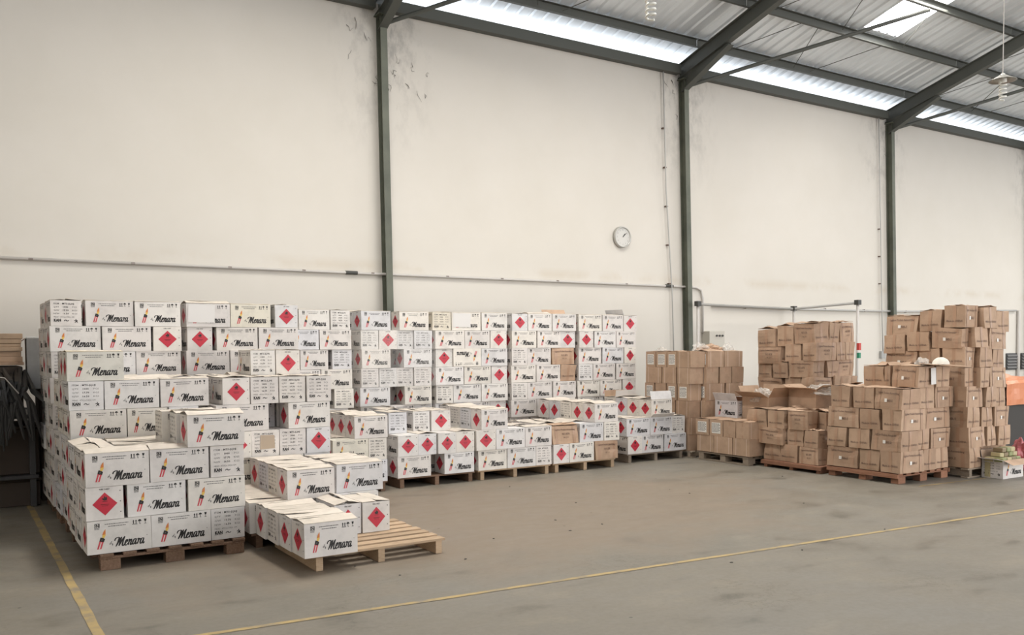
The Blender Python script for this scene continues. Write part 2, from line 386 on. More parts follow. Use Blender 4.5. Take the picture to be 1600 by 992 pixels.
# ---------------- pallets
def wood(name, a, b):
    m = mat(name, rough=.8, spec=.2)
    g = noise_node(m, 9, 5, .6, objc(m), (1, 12, 12)); oi = N(m, 'ShaderNodeObjectInfo')
    c = ramp(m, g, [(.3, a), (.7, b)]); v = ramp(m, oi.outputs['Random'], [(0, (.8,)*3), (1, (1.1,)*3)])
    setc(m, mix(m, 1, c, v, 'MULTIPLY')); bump(m, g, .2, .003); return m
WD_NEW = wood('new_pallet_wood', (.40, .28, .18), (.55, .41, .28)); WD_OLD = wood('old_pallet_wood', (.14, .085, .055), (.25, .16, .11)); WD_RED = wood('reddish_pallet_wood', (.25, .12, .075), (.36, .19, .12)); WD_GREY = wood('grey_pallet_wood', (.26, .21, .165), (.38, .31, .24))
def pallet(x0, y0, w_, d_, m, label, along='X', h=.122, rot90=False, blocks=False, nb=7, base=False, beam=False):
    # deck boards run along local x; stringers along local y
    o = bpy.data.objects.new('pallet', None); C.objects.link(o); o.location = (x0+w_/2, y0+d_/2, 0); o.empty_display_size = .2
    lab(o, label, 'pallet', 'wooden pallets under the cartons')
    lw, ld = (d_, w_) if along == 'Y' else (w_, d_)
    if along == 'Y': o.rotation_euler[2] = PI/2
    bw = .095
    zb = .019 if base else .0005
    db = bbox_mesh('deck_board', (lw, bw, .02), m, .002); sb = bbox_mesh('stringer', (.055, ld, h-.021-zb), m, .002); bb = bbox_mesh('base_board', (lw, .09, .018), m, .002)
    for i in range(nb):
        link('deck_board', db, o, (random.uniform(-.008, .008), -ld/2+bw/2+i*(ld-bw)/(nb-1), h-.0105), (0, 0, random.uniform(-.006, .006)))
    if not blocks:
        for s_ in (-1, 0, 1): link('stringer', sb, o, (s_*(lw/2-.06), 0, zb+(h-.021-zb)/2))
    else:
        blk = bbox_mesh('block', (.1, .14, h-.041-zb), m, .002); cb = bbox_mesh('cross_board', (.1, ld, .018), m, .002)
        for a in (-1, 0, 1):
            link('cross_board', cb, o, (a*(lw/2-.06), 0, h-.031))
            for b_ in (-1, 0, 1): link('block', blk, o, (a*(lw/2-.06), b_*(ld/2-.075), zb+(h-.041-zb)/2))
    if beam:
        for s_ in (-1, 1): link('edge_beam', bbox_mesh('edge_beam', (lw, .028, .05), m, .002), o, (0, s_*(ld/2+.012), h-.03))
    for s_ in (-1, 0, 1) if base else (): link('base_board', bb, o, (0, s_*(ld/2-.05), .0095))
    return o
pallet(.93, 7.19, 1.08, 1.1, WD_OLD, 'dark pallet under the nearest left stack', along='Y', blocks=True)
pallet(.88, 8.42, 1.1, 1.1, WD_OLD, 'dark pallet under the second left stack', along='Y', blocks=True)
pallet(.88, 9.68, 1.1, 1.1, WD_OLD, 'dark pallet under the rear left stack', along='Y', blocks=True)
pallet(2.24, 6.27, 1.12, .98, WD_NEW, 'pale new pallet, half empty, under the low front cartons')
pallet(2.1, 7.3, 1.15, 1.02, WD_OLD, 'dark pallet behind the pale half empty one')
pallet(2.17, 8.38, 1.05, 1.1, WD_OLD, 'dark pallet under the stack behind the low pallet')
pallet(2.17, 9.8, 1.2, 1.1, WD_OLD, 'dark pallet under the tall stack behind the middle')
pallet(3.48, 9.38, .8, 1.1, WD_OLD, 'dark pallet under the short corner stack')
pallet(3.5, 10.8, 1.0, 1.1, WD_OLD, 'dark pallet under the narrow gapped stack')
pallet(4.44, 9.46, 1.05, 1.1, WD_OLD, 'dark brown pallet under the first low row by the gap')
pallet(5.54, 9.46, 1.1, 1.1, WD_NEW, 'pale pallet under the second low row')
pallet(6.68, 9.46, 1.06, 1.1, WD_NEW, 'pale pallet under the third low row with brown cartons')
pallet(8.1, 9.66, 1.1, 1.1, WD_GREY, 'grey pallet under the rightmost low white cartons')
for x, w_, t in ((4.6, 1.05, 'film-wrapped'), (5.72, 1.15, 'second'), (6.96, 1.15, 'third'), (8.19, 1.14, 'rightmost white')):
    pallet(x, 10.95, w_, 1.1, WD_GREY, 'grey pallet under the %s wall stack' % t)
pallet(9.24, 9.54, 1.05, 1.05, WD_GREY, 'grey pallet under the square-edged brown stack', along='Y', h=.098, base=True)
pallet(9.24, 8.44, .85, .97, WD_GREY, 'grey pallet under the short brown pallet load', along='Y', blocks=True, base=True)
pallet(9.40, 7.36, .9, .98, WD_RED, 'reddish thin pallet under the collapsed brown cartons', along='Y', h=.098, beam=True)
pallet(9.44, 6.30, 1.02, 1.0, WD_RED, 'reddish pallet under the front brown stack', along='Y', blocks=True, beam=True)
pallet(10.54, 6.1, .95, 1.1, WD_GREY, 'grey pallet under the tallest brown stack', base=True)
pallet(10.62, 8.46, 1.0, 1.05, WD_GREY, 'grey pallet under the far sagging brown stack', along='Y', h=.118)

# ---------------- building shell
YW, ZT, SL = 12.2, 7.02, .28
roofz = lambda y: ZT+SL*(YW-y)
fl = mat('worn_concrete_floor', rough=.55, spec=.35)
p = pos(fl)
n1 = noise_node(fl, .45, 5, .6, p); n2 = noise_node(fl, 1.7, 6, .6, p, (1, 1.7, 1)); n3 = noise_node(fl, 26, 4, .6, p)
base = ramp(fl, n1, [(.32, (.188, .173, .145)), (.5, (.21, .188, .153)), (.68, (.208, .193, .167))])
spots = ramp(fl, n2, [(.33, (.66, .67, .66)), (.375, (.84, .84, .83)), (.43, (.98, .98, .98)), (.56, (1, 1, 1)), (.68, (1.13, 1.11, 1.08))])
fine = ramp(fl, n3, [(.3, (.92,)*3), (.6, (1.02,)*3)])
c = mix(fl, 1, base, spots, 'MULTIPLY'); c = mix(fl, 1, c, fine, 'MULTIPLY')
n4 = noise_node(fl, .9, 6, .7, p, (1, 1.3, 1)); scr = ramp(fl, n4, [(.485, (1,)*3), (.497, (.80, .79, .78)), (.505, (1,)*3)]); scm = ramp(fl, noise_node(fl, .8, 2, .5, p), [(.5, (0,)*3), (.6, (1,)*3)])
c = mix(fl, scm, c, mix(fl, 1, c, scr, 'MULTIPLY'))
# brown dust in the middle of the bay, inside the yellow lines
sep = N(fl, 'ShaderNodeSeparateXYZ'); L(fl, p, sep.inputs[0])
dx = math_(fl, 'DIVIDE', math_(fl, 'SUBTRACT', sep.outputs[0], 4.6), 4.2); dy = math_(fl, 'DIVIDE', math_(fl, 'SUBTRACT', sep.outputs[1], 7.4), 2.3)
rad = math_(fl, 'ADD', math_(fl, 'MULTIPLY', dx, dx), math_(fl, 'MULTIPLY', dy, dy))
rad = math_(fl, 'ADD', rad, math_(fl, 'MULTIPLY', math_(fl, 'SUBTRACT', noise_node(fl, 1.3, 4, .6, p), .5), 1.6))
dust = ramp(fl, rad, [(.35, (.75,)*3), (1.0, (0,)*3)])
c = mix(fl, dust, c, (.232, .181, .134)); 
vr = N(fl, 'ShaderNodeTexVoronoi'); vr.inputs['Scale'].default_value = 2.4; L(fl, p, vr.inputs['Vector'])
speck = ramp(fl, vr.outputs['Distance'], [(.022, (.35,)*3), (.035, (1,)*3)])
c = mix(fl, 1, c, speck, 'MULTIPLY'); setc(fl, c); bump(fl, n3, .05, .003)
rgh = ramp(fl, n2, [(.3, (.38,)*3), (.6, (.6,)*3)]); L(fl, rgh, fl.node_tree.nodes['Principled BSDF'].inputs['Roughness'])
m_ = MB(); m_.add([(-4, -12, 0), (34, -12, 0), (34, 12.4, 0), (-4, 12.4, 0)], [(0, 1, 2, 3)])
lab(link('floor', m_.me('floor', fl)), kind='structure')
gr = mat('yard_concrete', (.42, .41, .39), .9)
m_ = MB(); m_.add([(-60, 12.4, -.1), (90, 12.4, -.1), (90, 60, -.1), (-60, 60, -.1)], [(0, 1, 2, 3)]); lab(link('floor', m_.me('yard', gr)), kind='structure')
m_ = MB(); m_.add([(34, -40, -.1), (90, -40, -.1), (90, 12.4, -.1), (34, 12.4, -.1)], [(0, 1, 2, 3)]); lab(link('floor', m_.me('yard_side', gr)), kind='structure')
m_ = MB(); m_.add([(-60, -60, -.1), (90, -60, -.1), (90, -12, -.1), (-60, -12, -.1)], [(0, 1, 2, 3)]); lab(link('floor', m_.me('yard_back', gr)), kind='structure')
wl = mat('painted_plaster_wall', rough=.85, spec=.2)
p = pos(wl); sep = N(wl, 'ShaderNodeSeparateXYZ'); L(wl, p, sep.inputs[0])
a = noise_node(wl, .7, 5, .6, p); b_ = noise_node(wl, 3.0, 6, .68, p, (1.6, 1, .9))
c = ramp(wl, a, [(.3, (.655, .62, .56)), (.7, (.69, .655, .60))])
# soot and cobweb smudges high on the wall beside the steel columns
fx = math_(wl, 'ABSOLUTE', math_(wl, 'SUBTRACT', math_(wl, 'MODULO', math_(wl, 'ADD', sep.outputs[0], .4+6), 6.0), 3.0))
near = ramp(wl, fx, [(.0, (0,)*3), (.62, (0,)*3), (.98, (1,)*3)])
fx2 = math_(wl, 'DIVIDE', fx, 3.0); near = ramp(wl, fx2, [(.68, (0,)*3), (.97, (1,)*3)])
hi = ramp(wl, math_(wl, 'DIVIDE', sep.outputs[2], 7.0), [(.62, (0,)*3), (.9, (1,)*3)])
sm = ramp(wl, b_, [(.47, (0,)*3), (.68, (1,)*3)])
msk = mix(wl, 1, mix(wl, 1, near, hi, 'MULTIPLY'), sm, 'MULTIPLY')
c = mix(wl, math_(wl, 'MULTIPLY', msk, .75), c, (.30, .285, .27))
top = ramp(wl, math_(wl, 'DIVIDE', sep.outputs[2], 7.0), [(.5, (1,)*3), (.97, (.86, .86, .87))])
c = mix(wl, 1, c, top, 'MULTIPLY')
bl = math_(wl, 'ABSOLUTE', math_(wl, 'SUBTRACT', sep.outputs[2], 2.87)); band = ramp(wl, bl, [(.0, (.93, .9, .86)), (.13, (1,)*3)])
bn = ramp(wl, noise_node(wl, 1.1, 4, .6, p), [(.45, (0,)*3), (.6, (1,)*3)])
c = mix(wl, 1, c, mix(wl, bn, (1, 1, 1), band), 'MULTIPLY')
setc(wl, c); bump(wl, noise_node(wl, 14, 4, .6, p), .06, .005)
def slab(name, c_, d, m): o = link(name, bbox_mesh(name, d, m, 0), None, c_); lab(o, kind='structure'); return o
slab('wall_back', (15, YW+.1, 3.36), (38.6, .2, 6.72), wl)
slab('wall_front', (2.5, -12.1, 4.2), (13, .2, 8.4), wl)
slab('wall_left', (-4.1, .5, 4.2), (.2, 23.4, 8.4), wl)
# corrugated roof, with a translucent sheet let in
rf = mat('galvanised_roof_sheet', (.5, .5, .5), .38, .45)
setc(rf, ramp(rf, noise_node(rf, 1.5, 4, .6, pos(rf), (6, .6, 1)), [(.3, (.74, .78, .82)), (.7, (.84, .88, .92))]))
sky = bpy.data.materials.new('translucent_rooflight'); sky.use_nodes = True
em = sky.node_tree.nodes.new('ShaderNodeEmission'); em.inputs[0].default_value = (1, 1, 1, 1); em.inputs[1].default_value = 9
sky.node_tree.links.new(em.outputs[0], sky.node_tree.nodes['Material Output'].inputs[0])
SKY = [(14.5, 15.5, 8.5, 10.45), (26.5, 27.5, 6.0, 9.4), (3.0, 4.0, 6.0, 9.4), (8.5, 9.5, 6.0, 9.4), (20.5, 21.5, 5.6, 8.2)]
yb = [13.0, 12.2, 11.75, 10.45, 9.4, 8.5, 8.2, 7.0, 6.0, 5.6, 3.0, 0, -4, -12]
prof = []   # one rib every 0.25 m
x = -4.3
while x < 34.4:
    prof += [(x, 0), (x+.15, 0), (x+.175, .03), (x+.225, .03)]; x += .25
R_ = MB(); K_ = MB()
for MBX, inside in ((R_, False), (K_, True)):
    V = [(px, y, roofz(y)+pz) for y in yb for px, pz in prof]; n = len(prof); F = []
    for j in range(len(yb)-1):
        for i in range(n-1):
            cx, cy = (prof[i][0]+prof[i+1][0])/2, (yb[j]+yb[j+1])/2
            ins = any(a0 < cx < a1 and b0 < cy < b1 for a0, a1, b0, b1 in SKY)
            if ins == inside: F.append((j*n+i, j*n+i+1, (j+1)*n+i+1, (j+1)*n+i))
    MBX.add(V, F)
me = R_.me('ceiling', rf); o = link('ceiling', me); lab(o, kind='structure')
me = K_.me('rooflight_sheet', sky); bm = bmesh.new(); bm.from_mesh(me); bmesh.ops.delete(bm, geom=[v for v in bm.verts if not v.link_faces], context='VERTS'); bm.to_mesh(me); bm.free()
lab(link('window_1', me), kind='structure')

# ---------------- steel frame
gs = mat('green_painted_steel', (.105, .125, .10), .55)
setc(gs, ramp(gs, noise_node(gs, 3, 4, .6, pos(gs)), [(.3, (.080, .088, .066)), (.7, (.13, .138, .105))]))
gs2 = mat('dark_painted_steel', (.080, .084, .074), .6)
def ibeam(mb, a, b, wd, dp, upv=(0, 1, 0), t=.012):
    a, b = Vector(a), Vector(b); z = (b-a).normalized(); y = Vector(upv); y = (y-z*y.dot(z)).normalized(); x = y.cross(z)
    R = Matrix((x, y, z)).transposed(); l = (b-a).length; m0 = (a+b)/2
    mb.box(m0+y*(dp/2-t/2), (wd, t, l), 0, R); mb.box(m0-y*(dp/2-t/2), (wd, t, l), 0, R); mb.box(m0, (t, dp-2*t, l), 0, R)
cols = [(5.60, -.012), (11.69, -.0255), (17.93, -.036), (23.75, -.03), (-.42, -.01)]
where = ['behind the wrapped stack', 'between clock and grey panel', 'beyond the far sagging stack', 'at the right edge of view', 'at the left end']
for (x, s_), wn in zip(cols, where):
    mb = MB(); ibeam(mb, (x, YW-.085, 0), (x+s_*6.5, YW-.085, 6.5), .105, .15)
    o = link('steel_column', mb.me('steel_column', gs)); lab(o, 'green steel column against the white wall, '+wn, 'column', 'steel columns along the wall')
    mbp = MB(); mbp.box((x+s_*6.5, YW-.09, 6.52), (.17, .2, .02)); link('cap_plate', mbp.me('cap_plate', gs), o)
    xt = x+s_*6.6
    r = bpy.data.objects.new('rafter', None); C.objects.link(r); r.location = (xt, YW-.1, 6.62); lab(r, 'dark green rafter rising from the column '+wn, 'rafter', 'roof rafters')
    mb = MB(); ibeam(mb, (0, .15, .04), (0, -13, .04+SL*13.15), .13, .25, (0, 0, 1)); link('beam', mb.me('beam', gs2), r)
    hz = MB(); T = .01
    hz.add([(-T, .02, -.10), (-T, .02, -.32), (-T, -1.15, .22), (T, .02, -.10), (T, .02, -.32), (T, -1.15, .22), (-T, -1.0, .3), (T, -1.0, .3)], [(0, 1, 2, 6), (3, 7, 5, 4), (1, 4, 5, 2), (0, 6, 7, 3)])
    a, b2 = Vector((0, .02, -.32)), Vector((0, -1.15, .2)); z = (b2-a).normalized(); y = z.cross(Vector((1, 0, 0))); R = Matrix((Vector((1, 0, 0)), y, z)).transposed()
    hz.box((a+b2)/2, (.13, .012, (b2-a).length), 0, R); link('haunch', hz.me('haunch', gs2), r)
    # diagonal wind brace from the column head up to the next bay
    br = MB(); A = Vector((xt+.05, YW-.2, 6.40)); B = Vector((xt+3.35, 9.42, roofz(9.42)-.22))
    br.tube([A, B], .035, 8); o = link('wind_brace', br.me('wind_brace', gs2)); lab(o, 'diagonal steel brace from the column head '+wn, 'brace', 'diagonal roof braces')
bays = [(-4.2, -.5), (-.5, 5.5), (5.5, 11.5), (11.5, 17.65), (17.65, 23.5), (23.5, 33.8)]
bname = ['far left bay', 'left bay', 'clock bay', 'brown carton bay', 'fourth bay', 'last bay']
for (x0, x1), bn_ in zip(bays, bname):
    mb = MB(); mb.box(((x0+x1)/2, YW-.07, 6.765), (x1-x0-.16, .13, .012)); mb.box(((x0+x1)/2, YW-.13, 6.69), (x1-x0-.16, .012, .16)); mb.box(((x0+x1)/2, YW-.07, 6.612), (x1-x0-.16, .13, .012))
    lab(link('eave_beam', mb.me('eave_beam', gs2)), 'green eave beam on top of the wall in the '+bn_, 'beam', 'eave beams')
    for j, y in enumerate((11.75, 10.58, 9.47, 8.3, 7.15, 6.0, 4.8, 3.6, 2.4)):
        mb = MB(); z = roofz(y)-.085; mb.box(((x0+x1)/2, y, z), (x1-x0-.02, .008, .14)); mb.box(((x0+x1)/2, y-.03, z+.07), (x1-x0-.02, .06, .008)); mb.box(((x0+x1)/2, y-.03, z-.07), (x1-x0-.02, .06, .008))
        lab(link('purlin', mb.me('purlin', gs2)), '%s purlin up from the wall in the %s' % (ORD[j], bn_), 'purlin', 'roof purlins')
for x0, bay_ in ((-.5, 'left bay'), (5.5, 'clock bay'), (11.5, 'brown carton bay'), (17.65, 'fourth bay')):
    for j, (f0, f1, ya, yb_) in enumerate(((.12, .24, 11.7, 10.6), (.42, .31, 11.7, 10.6), (.5, .62, 11.7, 10.6), (.1, .2, 10.5, 9.5), (.4, .3, 10.5, 9.5), (.7, .6, 10.5, 9.5))):
        mb = MB(); mb.tube([(x0+6*f0, ya, roofz(ya)-.12), (x0+6*f1, yb_, roofz(yb_)-.12)], .007, 5)
        lab(link('sag_rod', mb.me('sag_rod', gs2)), 'thin steel rod, %s in the %s, %s' % (ORD[j % 3], bay_, 'nearest the wall' if ya > 11 else 'second row up'), 'rod', 'sag rods between the purlins')

# ---------------- pipes and fittings on the wall
pv = mat('pale_conduit', (.55, .52, .49), .5); pg = mat('grey_pipe', (.46, .45, .43), .5); bk = mat('black_fitting', (.05, .05, .045), .5)
rs = mat('rusty_clip', (.13, .09, .07), .7)
def pipe(name, pts, r, label, cat='pipe', m=pv, clips=(), group=None):
    mb = MB(); mb.tube(pts, r, 10); o = link(name, mb.me(name, m, True)); lab(o, label, cat, group)
    for c_ in clips:
        k = MB(); k.box(c_, (.022, .05, .05) if abs(pts[0][2]-pts[-1][2]) < .3 else (.05, .05, .022)); link('clip', k.me('clip', rs), o)
    return o
cl = [(x, YW-.025, 2.76) for x in (-.5, .9, 2.05, 3.27, 4.3, 5.35, 6.6, 7.6, 8.7, 10.2)]
pipe('wall_conduit', [(-3.9, YW-.03, 2.77), (5.0, YW-.03, 2.755), (11.3, YW-.03, 2.755), (11.9, YW-.03, 2.75), (12.02, YW-.035, 2.70), (12.06, YW-.04, 2.55), (12.06, YW-.04, 1.9)], .021, 'long pale conduit along the wall turning down beside the second column', 'conduit', pv, cl)
for x in (5.02, 11.22):
    k = MB(); k.tube([(x-.09, YW-.03, 2.757), (x+.09, YW-.03, 2.757)], .028, 10); lab(link('pipe_coupling', k.me('coupling', bk)), 'black coupling on the wall conduit %s' % ('behind the wrapped stack' if x < 8 else 'left of the second column'), 'fitting')
pipe('cable_conduit', [(11.05, YW-.06, 6.6), (11.12, YW-.06, 4.5), (11.27, YW-.06, 2.6), (11.33, YW-.06, .9)], .012, 'thin vertical cable conduit left of the second column', 'conduit', pg, [(11.08+.035*i, YW-.03, 5.6-.7*i) for i in range(5)])
pipe('cable_conduit', [(17.33, YW-.06, 6.6), (17.43, YW-.06, 4.3), (17.5, YW-.06, 2.5), (17.56, YW-.06, 1.5)], .012, 'thin vertical cable conduit ending in a socket near third column', 'conduit', pg, [(17.43+.02*i, YW-.03, 4.2-.6*i) for i in range(4)])
k = MB(); k.box((17.57, YW-.035, 1.43), (.13, .06, .16)); lab(link('wall_socket', k.me('socket', mat('socket_grey', (.35, .35, .34), .4))), 'grey wall socket at the end of the thin conduit', 'socket')
pipe('wall_conduit', [(12.3, YW-.04, 2.42), (14.7, YW-.04, 2.39), (18.2, YW-.04, 2.40), (23.1, YW-.04, 2.50)], .024, 'grey horizontal pipe along the wall behind the brown stacks', 'pipe', pg, [(x, YW-.035, 2.4) for x in (13.2, 15.6, 16.9, 18.4, 19.7, 21.5)])
pipe('drop_pipe', [(23.22, YW-.04, 2.5), (23.22, YW-.04, .0)], .04, 'white vertical pipe at the right end of the wall pipe', 'pipe', pv)
# free-standing pipe frame in front of the wall
o = pipe('pipe_stand', [(11.66, 11.88, 2.42), (14.3, 11.9, 2.38), (14.1, 10.3, 2.42)], .024, 'grey pipe frame standing in front of the wall behind brown cartons', 'pipe frame', pg)
for (a, b_, c_), (d, e) in (((11.66, 11.88, 2.43), (11.68, 11.88)), ((14.31, 11.9, 2.39), (14.31, 11.9)), ((14.12, 10.29, 2.43), (14.10, 10.29))):
    k = MB(); k.tube([(a, b_, c_-.02), (d, e, 0)], .026, 8); link('post', k.me('post', pv, True), o)
    k = MB(); k.box((a, b_, c_), (.09, .09, .09)); q = link('corner_fitting', k.me('corner_fitting', bk), o); lab(q, 'black corner fitting')
k = MB(); k.box((14.04, 10.2, 1.62), (.06, .05, .13)); q = link('tag', k.me('tag', mat('red_tag', (.55, .05, .04), .5)), o); lab(q, 'red tag')
k = MB(); k.box((14.04, 10.2, 1.46), (.05, .05, .1)); q = link('tag', k.me('tag', mat('green_tag', (.03, .25, .14), .5)), o); lab(q, 'green tag')

# wall clock
ck = bpy.data.objects.new('wall_clock', None); C.objects.link(ck); ck.location = (10.11, YW-.03, 3.58); ck.rotation_euler = (PI/2, 0, 0)
lab(ck, 'round silver-rimmed wall clock high on the white wall', 'clock')
mb = MB(); mb.lathe([(.15, -.03), (.185, -.03), (.19, .01), (.182, .035), (.165, .04), (.158, .022)], 40); link('rim', mb.me('rim', mat('clock_rim', (.50, .49, .46), .35, .3), True), ck)
mb = MB(); mb.lathe([(0.0001, .02), (.16, .02)], 40); link('dial', mb.me('dial', mat('clock_dial', (.60, .585, .55), .5)), ck)
mb = MB()
for i in range(12):
    a = PI/6*i; V, F, wd = text2d(str(12 if i == 0 else i), .034); mb.add([(x_+math.sin(a)*.127, y_-.012+math.cos(a)*.127, .0225) for x_, y_ in V], F)
link('numerals', mb.me('numerals', mat('clock_numerals', (.2, .2, .2), .5)), ck)
for nm, ang, ln, wd in (('hour_hand', 38, .075, .013), ('minute_hand', 47, .115, .006)):
    a = math.radians(ang); mb = MB(); mb.box((math.sin(a)*ln/2, math.cos(a)*ln/2, .026), (wd, ln, .003), 0, Matrix.Rotation(-a, 3, 'Z')); link(nm, mb.me(nm, INK), ck)

# grey electric panel with three knobs
ep = link('electric_panel', bbox_mesh('electric_panel', (.40, .2, .34), mat('panel_beige', (.50, .47, .41), .5), .006), None, (12.27, YW-.11, 1.76)); lab(ep, 'beige electric panel with three dark knobs on the wall above brown cartons', 'panel')
for i in range(3):
    k = MB(); k.tube([(-.02+.075*i, -.1, .085), (-.02+.075*i, -.125, .085)], .019, 10); link('knob', k.me('knob', bk), ep)

# cobwebs hanging by the first column
cw = mat('cobweb_soot', (.16, .15, .14), .9); rc = random.Random(8)
for cx, cz, sp, n in ((5.5, 6.05, .6, 18), (11.4, 6.35, .25, 8), (17.6, 6.35, .15, 4)):
    mb = MB()
    for i in range(n):
        x = cx+rc.gauss(0, sp*.55); z = min(6.5, cz+rc.uniform(-.6, .4)); P = [(x, YW-.012, z)]
        for q in range(4): P.append((P[-1][0]+rc.uniform(-.035, .05), YW-.012, P[-1][2]-rc.uniform(.0, .07)*(1 if rc.random() < .8 else -1)))
        mb.tube(P, [.004*rc.uniform(.4, 1.5)*t_ for t_ in (.4, 1, 1, .7, .3)], 4)
    lab(link('cobweb', mb.me('cobweb', cw)), 'sooty cobweb strands on the wall round the top of %s column' % {5.5: 'the first', 11.4: 'the second', 17.6: 'the third'}[cx], 'cobweb', kind='stuff')

# hanging spiral lamps
glass = mat('lamp_glass', (.80, .79, .74), .3)
def spiral_lamp(x, y, z, r, shade, label):
    o = bpy.data.objects.new('hanging_lamp', None); C.objects.link(o); o.location = (x, y, z); lab(o, label, 'lamp')
    zt = roofz(y)-z
    mb = MB(); mb.tube([(0, 0, .16), (.01, 0, zt*.5), (0, 0, zt-.02)], .005, 6); link('cable', mb.me('cable', pv), o)
    P = [(r*math.cos(t*.5), r*math.sin(t*.5), -.085+t*.17/56) for t in range(57)]
    mb = MB(); mb.tube(P, .0085, 7); link('spiral_tube', mb.me('spiral_tube', glass, True), o)
    mb = MB(); mb.lathe([(.004, .175), (.02, .17), (.024, .13), (.034, .125), (.036, .09), (.0001, .088)], 16); link('socket', mb.me('socket', glass, True), o)
    if shade:
        mb = MB(); mb.lathe([(.02, .16), (.035, .155), (.075, .13), (.125, .105), (.127, .102), (.075, .125), (.03, .148)], 28); link('shade', mb.me('shade', mat('lamp_shade', (.38, .37, .34), .35), True), o)
    return o
spiral_lamp(4.42, 4.99, 4.13, .034, False, 'white spiral lamp hanging bare near the top centre')
spiral_lamp(8.86, 4.83, 4.14, .030, True, 'white spiral lamp with a shallow shade hanging at the right')

# ---------------- yellow floor lines
yl = mat('worn_yellow_paint', rough=.6)
setc(yl, ramp(yl, noise_node(yl, 6, 5, .65, pos(yl), (1, 1, 1)), [(.35, (.25, .21, .15)), (.5, (.38, .28, .13)), (.7, (.46, .33, .13))]))
def line(a, b, wd, label):
    a, b = Vector((*a, .0025)), Vector((*b, .0025)); n = 60; d = (b-a); s_ = Vector((-d.y, d.x, 0)).normalized(); mb = MB(); V = []
    for i in range(n+1):
        q = a+d*i/n; V += [q+s_*wd/2*random.uniform(.82, 1.08), q-s_*wd/2*random.uniform(.82, 1.08)]
    mb.add(V, [(2*i+1, 2*i+3, 2*i+2, 2*i) for i in range(n)]); lab(link('floor_line', mb.me('floor_line', yl)), label, 'floor marking')
line((.70, 3.2), (.715, 11.4), .062, 'worn yellow line running back along the left stacks')
line((.73, 5.27), (15.5, 4.12), .05, 'worn yellow line crossing the open floor to the right')
line((9.5, 6.08), (15.5, 5.62), .03, 'faint yellow line beside the tallest brown stack')

